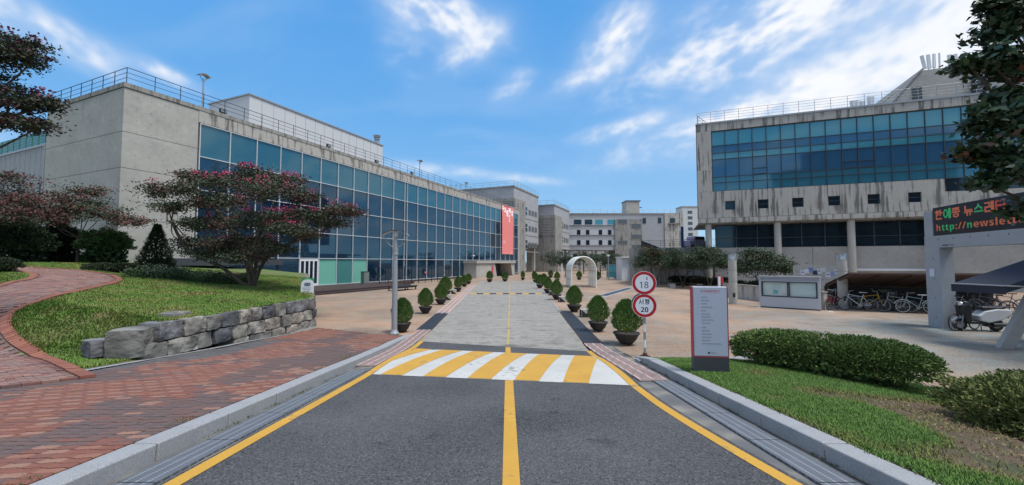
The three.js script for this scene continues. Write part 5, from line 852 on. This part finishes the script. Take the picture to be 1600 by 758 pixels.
{ // concrete gantry with the LED board
  const u = V(-.285, 0, .958).normalize(), c = P(1475, 514), g = thing('concrete_gantry', 'grey concrete gantry with one thick pillar and a long beam beside the parked scooter', 'gantry', [c.x, 0, c.z], Math.atan2(-u.z, u.x)); // local x runs towards the viewer along the beam, local z faces the road
  const H0 = 3.06, H1 = 3.52;
  part('pillar', poly([[-.82, -.03], [.0, -.03], [-.03, H0], [-.82, H0]], .42).translate(0, 0, -.42), M.concreteBlue, g); part('beam', span(-.82, 7.5, H0 + .002, H1, -.44, .0), M.concreteBlue, g); part('pillar_head', span(-.82, -.35, H1 + .002, 4.5, -.44, -.02), M.concreteBlue, g); part('far_pillar', span(6.7, 7.5, -.03, H0, -.42, 0), M.concreteBlue, g);
  part('notice', bx(.26, .3, .01, -.45, 2.1, .012), plain(.55, .6, .68, .6), g); part('beam_lettering', [bx(.3, .035, .006, .3, 3.14, .004), bx(.2, .02, .006, .62, 3.14, .004)], M.black, g);
  const cv = canvasTex(1024, 256, (q, w, h) => {
    q.fillStyle = '#0b0d10'; q.fillRect(0, 0, w, h); const O = '#ff8a5c', G = '#3fe08a', D = '#ff5a4a';
    hText(q, '한예종', 14, 24, 66, 84, 16, 13, (i) => [O, G, O][i]); hText(q, '뉴스레터', 288, 24, 66, 84, 16, 13, (i) => [O, G, O, D][i]);
    q.font = 'bold 84px sans-serif'; q.textBaseline = 'alphabetic'; const s = 'http://newsletter.karts'; let x = 12; [...s].forEach((ch, i) => { q.fillStyle = i < 1 ? O : i < 4 ? G : i < 7 ? O : i < 8 ? G : O; q.fillText(ch, x, 222); x += q.measureText(ch).width * 1.02 + 2; });
    q.fillStyle = '#0b0d10'; for (let i = 0; i < w; i += 7) q.fillRect(i, 0, 2, h); for (let j = 0; j < h; j += 7) q.fillRect(0, j, w, 2);
  });
  const led = thing('led_board', 'black LED message board with orange and green lettering on top of the concrete gantry', 'LED board', [c.x, H1, c.z], Math.atan2(-u.z, u.x)); part('cabinet', rbox(7.4, 1.08, .36, .02, 3.38, .545, -.2), plain(.02, .021, .023, .5), led);
  part('screen', (() => { const q = new THREE.PlaneGeometry(5.3, 1.0); return q.translate(2.42, .545, -.012); })(), std({ color: 0x000000, roughness: .4, emissive: 0xffffff, emissiveMap: cv, emissiveIntensity: .25 }), led);
}
{ // awning of a kiosk just out of view
  const a = PD(1486, 443, 12.6), b = PD(1572, 447, 11.2), g = thing('awning', 'navy fabric awning of a kiosk beside the concrete gantry', 'awning', [0, 0, 0]), up = V(2.9, 1.35, .9), m = std({ color: rgb(.022, .028, .045), roughness: .85, side: THREE.DoubleSide });
  part('canopy_cloth', sheet(8, 8, (u, v) => a.clone().lerp(b, u).addScaledVector(up, v).add(V(0, -.05 * Math.sin(Math.PI * v), 0)), (u, v) => [u, v]), m, g);
  part('valance', sheet(8, 1, (u, v) => a.clone().lerp(b, u).add(V(-.01 * Math.sin(u * 20), -.24 * (1 - v) , .01 * Math.sin(u * 20))), (u, v) => [u, v]), m, g); part('front_bar', bar(a, b, .022), M.steelGrey, g); part('side_valance', sheet(4, 1, (u, v) => b.clone().addScaledVector(up, u).add(V(0, -.2 * (1 - v), 0)), (u, v) => [u, v]), m, g);
  for (const q of [a, b]) part('arm', bar(q.clone(), q.clone().add(V(2.85, -.1, .9)), .02), M.steelGrey, g);
  const n = V(b.z - a.z, 0, -(b.x - a.x)).normalize(); if (n.z < 0) n.negate(); const c = a.clone().lerp(b, .42).add(V(0, -.12, 0)); part('valance_print', [at(bx(.34, .06, .004), c.x + n.x * .02 * -1, c.y, c.z + n.z * .02, 0, Math.atan2(-(b.z - a.z), b.x - a.x))], plain(.4, .42, .46, .7), g);
  const kx = a.x + 2.95, k = thing('kiosk', 'plain dark kiosk carrying the navy awning', 'kiosk', [kx, 0, (a.z + b.z) / 2 + .9]); part('wall', bx(2.4, 2.7, 3.2, 1.25, 1.35, 0), M.concreteBlue, k); part('counter', bx(.3, .08, 1.8, -.1, 1.0, 0), M.steelGrey, k); part('roof', bx(2.7, .12, 3.5, 1.2, 2.762, 0), M.steelDark, k);
}
{ // scooter
  const p = P(1530, 517.5), g = thing('scooter', 'black and white motor scooter parked beside the concrete pillar', 'scooter', [p.x, 0, p.z], -.12), w = plain(.5, .52, .54, .3), dk = plain(.02, .021, .023, .4);   // front points to -x
  for (const x of [-.62, .55]) { const q = grp('wheel', g); part('tyre', new THREE.TorusGeometry(.185, .055, 8, 22), M.black, q, [x, .24, 0]); part('hub', at(cyl(.13, .13, .07, 0, 0, 0, 16), x, .24, 0, Math.PI / 2), M.steelGrey, q); }
  const side = poly([[-.05, .42], [.2, .36], [.62, .46], [.88, .66], [.86, .76], [.5, .78], [.1, .7], [-.08, .55]], .3, .04).translate(0, 0, -.15); part('rear_body', side, w, g); part('engine', [rbox(.5, .2, .26, .05, .42, .27, .02), at(cyl(.06, .07, .5, 0, 0, 0, 10), .55, .26, .18, 0, 0, Math.PI / 2)], dk, g);
  part('seat', [rbox(.72, .13, .3, .06, .38, .84, 0), rbox(.2, .1, .26, .04, .72, .88, 0)], dk, g); part('floor_board', rbox(.5, .1, .32, .03, -.2, .32, 0), dk, g);
  part('front_shield', poly([[-.5, .36], [-.4, .34], [-.38, .9], [-.46, 1.0], [-.56, .9]], .34, .03).translate(0, 0, -.17), dk, g); part('front_fork', [bar(V(-.62, .24, .09), V(-.46, .9, .05), .022), bar(V(-.62, .24, -.09), V(-.46, .9, -.05), .022)], M.steelGrey, g); part('front_mudguard', new THREE.TorusGeometry(.25, .06, 5, 12, 2.1).rotateZ(.6).translate(-.62, .24, 0), w, g);
  part('handlebar', [tubeOf([V(-.3, 1.04, .33), V(-.42, 1.02, .1), V(-.42, 1.02, -.1), V(-.3, 1.04, -.33)], .018), rbox(.16, .16, .22, .05, -.46, 1.0, 0)], dk, g); part('mirror', [bar(V(-.38, 1.04, .24), V(-.4, 1.22, .3), .008), rbox(.02, .09, .13, .01, -.4, 1.26, .31), bar(V(-.38, 1.04, -.24), V(-.4, 1.22, -.3), .008), rbox(.02, .09, .13, .01, -.4, 1.26, -.31)], dk, g); part('headlight', at(cyl(.07, .08, .05, 0, 0, 0, 16), -.56, .98, 0, 0, 0, Math.PI / 2), plain(.7, .72, .72, .15), g); part('tail_light', rbox(.04, .07, .2, .015, .9, .7, 0), plain(.4, .02, .02, .3), g); part('number_plate', bx(.01, .12, .2, .9, .54, 0), M.white, g); part('centre_stand', [bar(V(.18, .3, .12), V(.24, .0, .18), .014), bar(V(.18, .3, -.12), V(.24, .0, -.18), .014)], dk, g);
}
{ // leaning inscribed slab
  const p = P(1568, 544), g = thing('leaning_slab', 'pale stone slab with engraved lettering, leaning to one side on the plaza', 'sculpture', [p.x, -.06, p.z], -.35), m = plain(.36, .345, .33, .8), t = grp('slab', g); const s = part('slab_body', rbox(.3, 1.9, .2, .012, 0, .95, 0), m, t); for (let k = 0; k < 4; k++) { part('engraving', [bx(.14, .015, .004, 0, .5 + k * .28, .101), bx(.015, .14, .004, -.06, .58 + k * .28, .101), bx(.015, .14, .004, .06, .58 + k * .28, .101)], M.concreteDim, t); } t.rotation.z = -.42;
}
{ // manhole, drain and small ground pieces
  const p = P(1166, 528), g = thing('manhole_cover', 'square dark iron access cover set in the tan plaza behind the hedge', 'manhole cover', [p.x, .0, p.z], .1); part('frame', [bx(.82, .012, .05, 0, .007, .38), bx(.82, .012, .05, 0, .007, -.38), bx(.05, .012, .71, .385, .007, 0), bx(.05, .012, .71, -.385, .007, 0)], M.granite, g); part('lid', bx(.72, .014, .7, 0, .007, 0), plain(.07, .055, .055, .7, .2), g); for (let k = 0; k < 5; k++) part('lid_rib', bx(.66, .006, .03, 0, .017, -.26 + k * .13), M.coverDark, g);
  const a = P(943, 462), b = P(1000, 446), u = b.clone().sub(a), L = u.length(); u.normalize(); const d = thing('drain_strip', 'long dark drain grating crossing the plaza diagonally near the lattice arch', 'drain', [a.x, .0, a.z], Math.atan2(-u.z, u.x)); for (let k = 0; k < 8; k++) part('drain_cover', bx(L / 8 * .62, .02, .5, (k + .5) * L / 8 * .62, .011, 0), M.coverDark, d); part('slab_strip', [span(-3, L * 1.3, .002, .008, -.5, -.3), span(-3, L * 1.3, .002, .008, .3, .5)], M.granite, d);
}
{ // small white sign board at the lawn's edge
  const p = V(0, 0, 0).copy(PD(480, 463, 17.2)), y = lawnH(p.x, p.z), g = thing('info_board', 'small white rounded information board with a green top at the end of the stone wall', 'sign', [p.x, y - .02, p.z], .25), H = PD(480, 436, 17.2).y - y, W = .5;
  const s = new THREE.Shape(); s.moveTo(-W / 2, .02); s.lineTo(W / 2, .02); s.lineTo(W / 2, H - .25); s.quadraticCurveTo(W / 2, H, 0, H); s.quadraticCurveTo(-W / 2, H, -W / 2, H - .25); part('panel', new THREE.ExtrudeGeometry(s, { depth: .03, bevelEnabled: false }), M.white, g); part('green_back', bx(W, .22, .02, 0, H - .06, -.015), plain(.03, .3, .13, .6), g); part('logo', [new THREE.TorusGeometry(.05, .018, 6, 16).translate(-.05, H - .2, .034), new THREE.TorusGeometry(.05, .018, 6, 16).translate(.06, H - .2, .034)], plain(.02, .06, .14, .6), g); for (let k = 0; k < 3; k++) part('text_line', bx(.34 - .06 * k, .018, .004, -.02, H - .36 - k * .07, .033), plain(.25, .27, .3, .7), g); part('stake', bx(.06, .5, .03, 0, -.2, -.02), M.steelDark, g);
  // low rope posts by the deck
  const q = [[463, 464], [471, 466], [497, 464]].map(([a]) => PD(a, 455, 18.5)); 
}
{ // benches with clipped hedges in front of the trees
  for (const [i, [px, py, w]] of [[1030, 447.5, 3.2], [1072, 450, 3.4], [1112, 454, 3.6]].entries()) { const p = P(px, py), nm = ['beside the lattice arch end', 'in the middle of the hedge row', 'closest to the light column'][i], g = thing('bench', `dark backless bench in front of the clipped hedge, ${nm}`, 'bench', [p.x, 0, p.z], -.35, 'benches along the tree planter'); for (let k = 0; k < 4; k++) part('seat_slat', bx(w, .04, .1, 0, .43, -.2 + k * .13), plain(.05, .04, .035, .7), g); for (const x of [-w / 2 + .5, w / 2 - .5]) part('leg', rbox(.5, .41, .42, .02, x, .205, 0), M.concrete, g); }
}
{ // far end: glass fence, white kiosk wall, lamp
  const a = PD(948, 436, 60), b = PD(984, 436, 60), g = thing('glass_fence', 'pale turquoise glass fence at the far end of the plaza', 'fence', [a.x, 0, a.z]), L = b.x - a.x; for (let k = 0; k < 3; k++) part('pane', span(k * L / 3 + .03, (k + 1) * L / 3 - .03, .3, 2.1, -.02, 0), glassMat(.06, .26, .3, .15, .7, 1.5), g); for (let k = 0; k <= 3; k++) part('post', span(k * L / 3 - .03, k * L / 3 + .03, 0, 2.2, -.03, .03), M.steelGrey, g); part('rail', [span(0, L, 2.12, 2.18, -.03, .03), span(0, L, 1.1, 1.16, .001, .03), span(0, L, .2, .26, -.03, .03)], M.steelGrey, g);
  const c = PD(973, 436, 56), k = thing('entrance_block', 'small white and grey concrete entrance block at the end of the terrace wall', 'building', [c.x, 0, c.z]); part('white_wall', span(-.1, 1.0, 0, PD(973, 403, 56).y, -3, 0), M.white, k); part('concrete_wall', span(1.01, 3, 0, PD(990, 405, 56).y, -3, .3), M.concreteDim, k); part('roof_slab', span(-.2, 3.1, PD(973, 403, 56).y + .002, PD(973, 401, 56).y, -3.1, .5), M.white, k); part('air_conditioner', rbox(.8, .5, .4, .03, 1.6, PD(973, 401, 56).y + .26, -.4), M.white, k);
  const q = P(951, 437), s = thing('plaza_lamp', 'thin grey plaza lamp standing beside the turquoise glass fence', 'street lamp', [q.x, 0, q.z]); part('pole', cyl(.06, .08, 3.3, 0, 1.65, 0, 8), M.steelGrey, s); part('lamp_head', [cyl(.22, .12, .25, 0, 3.4, 0, 12), cyl(.05, .24, .08, 0, 3.56, 0, 12)], M.white, s);
  const w = P(878, 436), z = thing('bollard_post', 'slim white post beside the lattice arch, in front of the grey blocks', 'post', [w.x, 0, w.z]); part('shaft', cyl(.09, .09, 2.3, 0, 1.15, 0, 10), M.white, z); part('cap', cyl(.1, .1, .06, 0, 2.32, 0, 10), M.steelGrey, z);
}

// ---------- trees, hedges, shrubs ----------
const CM = { color: [.042, .062, .032], color2: [.105, .045, .04], color3: [.065, .085, .036], flat: .65, leaves: 62, size: .105 };
{ // blossoming crape myrtle on the lawn
  const D = 18, base = PD(392, 449, D); base.y = lawnH(base.x, base.z); const R = rngOf(17), S = D / FPX;
  const bl = [[252, 298, 26, 10, 0], [285, 292, 22, 12, .4], [300, 275, 20, 8, -.3], [262, 322, 24, 9, .3], [310, 318, 32, 14, 0], [345, 285, 34, 14, .6], [360, 315, 38, 14, -.7], [395, 272, 36, 11, 0], [418, 300, 42, 15, .8], [440, 282, 34, 11, -.5], [465, 305, 34, 13, .2], [385, 345, 46, 14, .5], [335, 350, 34, 13, -.6], [290, 380, 18, 9, 0], [315, 395, 26, 8, -.4], [440, 340, 44, 13, -.3], [488, 335, 34, 11, .2], [520, 348, 26, 8, 0], [530, 328, 22, 7, .2], [552, 332, 14, 5, 0], [355, 380, 40, 12, .4], [410, 375, 34, 10, -.6], [460, 358, 34, 9, .6], [345, 396, 34, 11, .2], [400, 398, 28, 9, -.5], [303, 352, 26, 11, .4], [432, 388, 26, 8, .4], [375, 402, 24, 8, .7], [478, 370, 22, 7, -.2]];
  const blobs = bl.map(([px, py, rx0, ry0, k]) => { const p = PD(px, py, D - k * 2.4).sub(base); return [p.x, p.y, p.z, rx0 * S, ry0 * S, rx0 * S * .95, Math.round(rx0 * .95), (px > 425 && py > 290 && py < 362) || (py < 288 && px > 340) ? .34 : .03]; });
  const st = (...q) => q.map(([px, py, k = 0]) => PD(px, py, D - k).sub(base)), o = V(0, -.15, 0);
  tree('crape_myrtle', 'wide spreading tree with pink blossom on the lawn in front of the glass hall', base, { ...CM, seed: 3, trunk: .088, bronze: .32, flowers: .17, blobs, cluster: .36, flat: .62, leaves: 52, stems: [[o, ...st([374, 440], [345, 416, .2], [306, 400, .3], [284, 378, .3], [268, 345, .4])], [V(.05, -.15, .05), ...st([388, 425], [380, 395, -.3], [365, 360, -.4])], [V(.14, -.15, 0), ...st([398, 430], [402, 395, .2], [410, 350, .3])], [V(.16, -.15, .06), ...st([404, 425], [425, 395, .4], [470, 372, .6])], [V(.08, -.15, -.1), ...st([394, 420], [375, 380, -.6], [340, 330, -.8])]] });
  tree('crape_myrtle', 'bronze leaved tree with a slender curved trunk beside the brick path', (() => { const b = PD(120, 414, 23); b.y = lawnH(b.x, b.z); return b; })(), { ...CM, seed: 5, trunk: .09, bronze: .62, color2: [.15, .058, .052], flowers: .04, flowerColor: [.25, .06, .09], cluster: .42, fork: 1.5, leaves: 90, size: .12, blobs: [[0, 3.5, 0, 1.6, .5, 1.5, 26], [-1.7, 3.2, .3, 1.3, .5, 1.2, 22], [1.6, 3.0, .2, 1.3, .45, 1.2, 20], [2.6, 2.5, 0, .9, .3, .9, 12], [-.4, 2.7, .8, 1.7, .45, 1.2, 20], [-2.2, 2.6, -.5, 1.2, .5, 1.1, 16], [.6, 4.1, -.2, 1.0, .3, 1.0, 12], [3.2, 2.35, .2, .5, .14, .5, 5]] });
  tree('crape_myrtle', 'bronze leaved tree behind the dark evergreen shrubs, left of the metal clad wing', (() => { const b = PD(-22, 412, 20); b.y = lawnH(b.x, b.z); return b; })(), { ...CM, seed: 6, trunk: .1, bronze: .65, color2: [.14, .052, .05], cluster: .44, fork: 1.6, leaves: 90, size: .12, blobs: [[0, 3.4, 0, 1.7, .7, 1.5, 30], [1.3, 2.6, .3, 1.2, .6, 1.1, 20], [.6, 4.3, 0, 1.1, .4, 1, 14], [-.5, 2.4, .5, 1.6, .6, 1.2, 20], [1.9, 3.2, 0, .7, .3, .7, 8]] });
  const b2 = V(-15.2, 0, -9.6); b2.y = gh(b2.x, b2.z);
  const nb = [[20, 70, 42, 16], [50, 95, 26, 11], [0, 92, 30, 12], [10, 150, 40, 18], [45, 165, 34, 13], [20, 190, 44, 13], [62, 197, 22, 7], [-30, 120, 40, 26], [-40, 190, 40, 20], [70, 160, 14, 6], [-60, 60, 50, 30]].map(([px, py, a, b]) => { const q = PD(px, py, 9.2).sub(b2), S = 9.2 / FPX; return [q.x, q.y, q.z, a * S, b * S, a * S * .9, Math.round(a * .6)]; });
  tree('overhanging_tree', 'dark leaved tree with reddish tips reaching over the brick path', b2, { ...CM, seed: 8, trunk: .13, fork: 3.6, bronze: .3, color: [.030, .045, .024], color2: [.075, .03, .034], flowers: .05, flowerColor: [.2, .05, .09], cluster: .17, leaves: 60, size: .075, blobs: nb });
}
{ // big-leaved tree on the right
  const b = V(10.9, 0, -6.6), L = [[1565, 50, 40, 34], [1590, 20, 34, 24], [1545, 90, 36, 18], [1515, 100, 22, 10], [1575, 110, 40, 24], [1570, 160, 36, 30], [1545, 185, 26, 18], [1590, 200, 40, 34], [1560, 235, 36, 18], [1530, 232, 26, 12], [1580, 265, 36, 18], [1540, 285, 14, 12], [1596, 330, 14, 16], [1640, 120, 60, 70], [1650, 240, 60, 50], [1555, 8, 18, 8]].map(([px, py, a, c]) => { const q = PD(px, py, 6.9).sub(b), S = 6.9 / FPX; return [q.x, q.y, q.z, a * S, c * S, a * S * .9, Math.round(3 + a * .42)]; });
  tree('magnolia_tree', 'dark tree with large oval leaves hanging beside the LED board', b, { seed: 12, trunk: .14, fork: 3.0, color: [.026, .055, .026], color2: [.12, .05, .025], color3: [.045, .09, .03], bronze: .05, cluster: .14, leaves: 22, size: .15, flat: .9, blobs: L, mat: M.glossLeaf });
}
{ // clipped hedges on the verge
  const c = V(6.3, 0, -8.25); c.y = vergeH(6.3, -8.25); 
  bush('clipped_hedge', 'long low clipped green hedge behind the grass verge', 'hedge', c, { seed: 2, turn: -.72, rx: 1.62, rz: .66, cy: .34, ry: .46, n: 26000, size: .05, wide: .55, box: .62, rough: .07, fx: 2.2, color: [.095, .15, .036], color2: [.19, .28, .06], stems: 40 });
  const d = V(6.95, 0, -4.75); d.y = vergeH(6.95, -4.75);
  bush('clipped_hedge', 'loose rounded hedge of yellowish green leaves on the bare soil of the verge', 'hedge', d, { seed: 6, turn: -.6, rx: 1.3, rz: .9, cy: .32, ry: .48, n: 26000, size: .05, wide: .5, box: .8, rough: .14, fx: 1.4, color: [.095, .125, .034], color2: [.22, .22, .05], stems: 40 });
}
{ // small trees in the planter
  const o = { color: [.036, .062, .03], color2: [.12, .08, .034], color3: [.055, .085, .034], trunk: .075, cluster: .46, leaves: 150, size: .14, flat: .85 };
  const mk = (px, dep, seed, k, bronze, label) => { const b = PD(px, 430, dep); b.y = 0; const s = k; tree('planter_tree', label, b, { ...o, seed, bronze, group: 'small trees in the planter', fork: 1.3 * s, stems: [[V(0, -.1, 0), V(-.1, .7, 0), V(-.45 * s, 1.5 * s, 0)], [V(.06, -.1, .05), V(.2, .7, 0), V(.5 * s, 1.5 * s, .1)]], blobs: [[0, 2.9 * s, 0, 1.2 * s, .55 * s, 1.1 * s, 20], [-1.1 * s, 2.5 * s, .2, 1.0 * s, .5 * s, 1 * s, 16], [1.1 * s, 2.45 * s, 0, 1.0 * s, .5 * s, 1 * s, 16], [.3 * s, 2.3 * s, .7 * s, 1.2 * s, .45 * s, .8 * s, 14], [-.5 * s, 3.3 * s, 0, .8 * s, .4 * s, .8 * s, 10], [1.7 * s, 2.1 * s, .2, .6 * s, .25 * s, .6 * s, 7], [-1.7 * s, 2.1 * s, .2, .5 * s, .25 * s, .5 * s, 6]] }); };
  mk(1024, 44, 31, 1.12, .3, 'small tree with browning top in front of the terrace wall'); mk(1066, 41, 32, 1.02, .08, 'small dark tree in front of the terrace wall, second from the entrance block'); mk(1108, 38, 33, 1.1, .05, 'small dark tree in front of the open ground floor, next to the light column'); mk(1190, 30, 34, .95, .03, 'small spreading tree behind the notice board and the low planter wall');
  for (const [i, [px, py, w, l]] of [[1035, 446, 3.6, 'behind the bench nearest the lattice arch'], [1073, 449, 3.6, 'behind the middle bench'], [1112, 452.5, 3.8, 'behind the bench next to the light column'], [1168, 462, 3.4, 'behind the low planter wall']].entries()) { const p = P(px, py - 2.5); bush('box_hedge', `dark clipped box hedge ${l}`, 'hedge', V(p.x, 0, p.z), { seed: 40 + i, turn: -.35, rx: w / 2, rz: .5, cy: .5, ry: .5, n: 5000, size: .11, wide: .6, box: .45, rough: .05, fx: 3, color: [.016, .026, .012], color2: [.035, .045, .016], group: 'box hedges along the tree planter' }); }
}
{ // shrubs at the back of the lawn
  const at2 = (px, py, dep) => { const b = PD(px, py, dep); b.y = lawnH(b.x, b.z) - .03; return b; };
  bush('dark_shrub', 'dense dark evergreen shrub at the back of the lawn, below the bronze tree', 'shrub', at2(20, 413, 21), { seed: 51, rx: 1.5, rz: 1.2, cy: .9, ry: 1.35, n: 9000, size: .12, rough: .2, color: [.014, .032, .012], color2: [.025, .055, .018] });
  bush('dark_shrub', 'tall dark evergreen shrub against the garden wall beside the slender trunk', 'shrub', at2(86, 411, 24), { seed: 52, rx: 1.3, rz: 1.0, cy: 1.2, ry: 1.0, n: 8000, size: .12, rough: .25, color: [.014, .03, .014], color2: [.024, .045, .018] });
  bush('green_maple_shrub', 'bright green leafy shrub in front of the concrete hall corner', 'shrub', at2(163, 411, 23.6), { seed: 53, rx: 1.35, rz: .9, cy: 1.1, ry: .85, n: 7000, size: .13, rough: .25, color: [.028, .075, .016], color2: [.05, .13, .022] });
  bush('low_hedge', 'low trimmed hedge on the lawn in front of the hall corner', 'hedge', at2(176, 424, 19.5), { seed: 54, turn: .05, rx: 1.3, rz: .45, cy: .2, ry: .26, n: 5000, size: .07, box: .6, color: [.022, .04, .014], color2: [.04, .06, .02] });
  bush('round_hedge', 'low dark rounded hedge at the inner edge of the brick path', 'hedge', at2(-6, 442, 16), { seed: 55, rx: .8, rz: .6, cy: .25, ry: .35, n: 4000, size: .06, color: [.018, .036, .012], color2: [.03, .06, .02] });
  const c = at2(243, 422, 20.5), t = thing('conifer', 'small dark pointed conifer on the lawn in front of the concrete wall', 'tree', c.toArray()), R = rngOf(60), lv = new Leaves(); for (let k = 0; k < 9000; k++) { const h = Math.pow(R(), 1.3), a = R() * 6.283, r = (1 - h) * .82 * (1 + .55 * nz(Math.cos(a) * 3, h * 11, Math.sin(a) * 3)) * (1 - .4 * R() * R()) + .03; lv.add({ x: Math.cos(a) * r, y: .12 + h * 2.35, z: Math.sin(a) * r }, V(Math.cos(a), .35 + R() * .5, Math.sin(a)).normalize(), V(-Math.sin(a), (R() - .5) * .8, Math.cos(a)).normalize(), .1 + .08 * R(), .045, vary(R, R() < .2 ? [.04, .075, .03] : [.022, .045, .022], .35)); } part('crown', lv.geo(), M.leaf, t); part('trunk', taper([V(0, -.1, 0), V(0, 1, 0), V(0, 2.2, 0)], .07, .015, 6, 6), M.bark, t);
  const f = at2(300, 443, 18.6), fb = new Leaves(), R2 = rngOf(70), wf = new Leaves(); for (let k = 0; k < 11000; k++) { const x = (R2() - .5) * 4.7, z = (R2() - .5) * 1.5, hh = .3 + .28 * nz(x * 1.3, z * 1.3) + .2 * R2(), X = f.x + x, Z = f.z + z - x * .12, y = lawnH(X, Z) + R2() * hh; fb.scatter(R2, x, y - f.y, z - x * .12, .1, .045, vary(R2, [.05, .1, .035], .4), .5); if (k % 30 === 0) for (let m = 0; m < 4; m++) wf.scatter(R2, x + R2() * .04, lawnH(X, Z) - f.y + hh + R2() * .04, z - x * .12, .035, .035, [.35, .33, .32], .5); } const ft = thing('flower_bed', 'leafy flower bed with small pale flowers between the conifer and the blossoming tree', 'flower bed', f.toArray()); part('foliage', fb.geo(), M.leaf, ft); part('blossom', wf.geo(), M.leaf, ft);
}
{ // trees seen between and below the far blocks
  const mk = (px, dep, h, r, seed, label) => { const b = PD(px, 430, dep); b.y = 0; tree('background_tree', label, b, { seed, group: 'trees at the far end of the plaza', color: [.02, .042, .02], color2: [.05, .06, .02], color3: [.035, .06, .024], bronze: .1, trunk: .14, fork: h * .35, cluster: .55, leaves: 42, size: .2, flat: .8, blobs: [[0, h * .72, 0, r, h * .25, r, 26], [r * .6, h * .55, 0, r * .7, h * .2, r * .7, 16], [-r * .6, h * .55, 0, r * .7, h * .2, r * .7, 16]] }); };
  mk(884, 68, 4.6, 2.2, 81, 'dark round tree between the grey block and the wide block on columns'); mk(870, 78, 5, 2.4, 82, 'dark tree under the overhang of the second grey block'); mk(938, 66, 4.2, 1.9, 83, 'green tree under the wide block, behind the lattice arch'); mk(925, 108, 6, 2.5, 84, 'tree seen through the columns of the wide block'); mk(912, 90, 5.5, 2.2, 85, 'shaded tree beyond the columns of the wide block'); mk(957, 92, 5.5, 2.2, 86, 'tree beyond the turquoise glass fence');
  const p = PD(925, 400, 170), g = thing('far_house', 'pale house seen through the open ground floor of the wide block', 'building', [p.x, 0, p.z]); part('wall', span(-9, 12, 0, 9, -8, 0), M.concrete, g); for (let k = 0; k < 5; k++) winBox(g, 1.8, 1.6, -7 + k * 4, 5.4, .03, M.steelDark, M.darkGlass);
}
renderer.render(scene, camera);
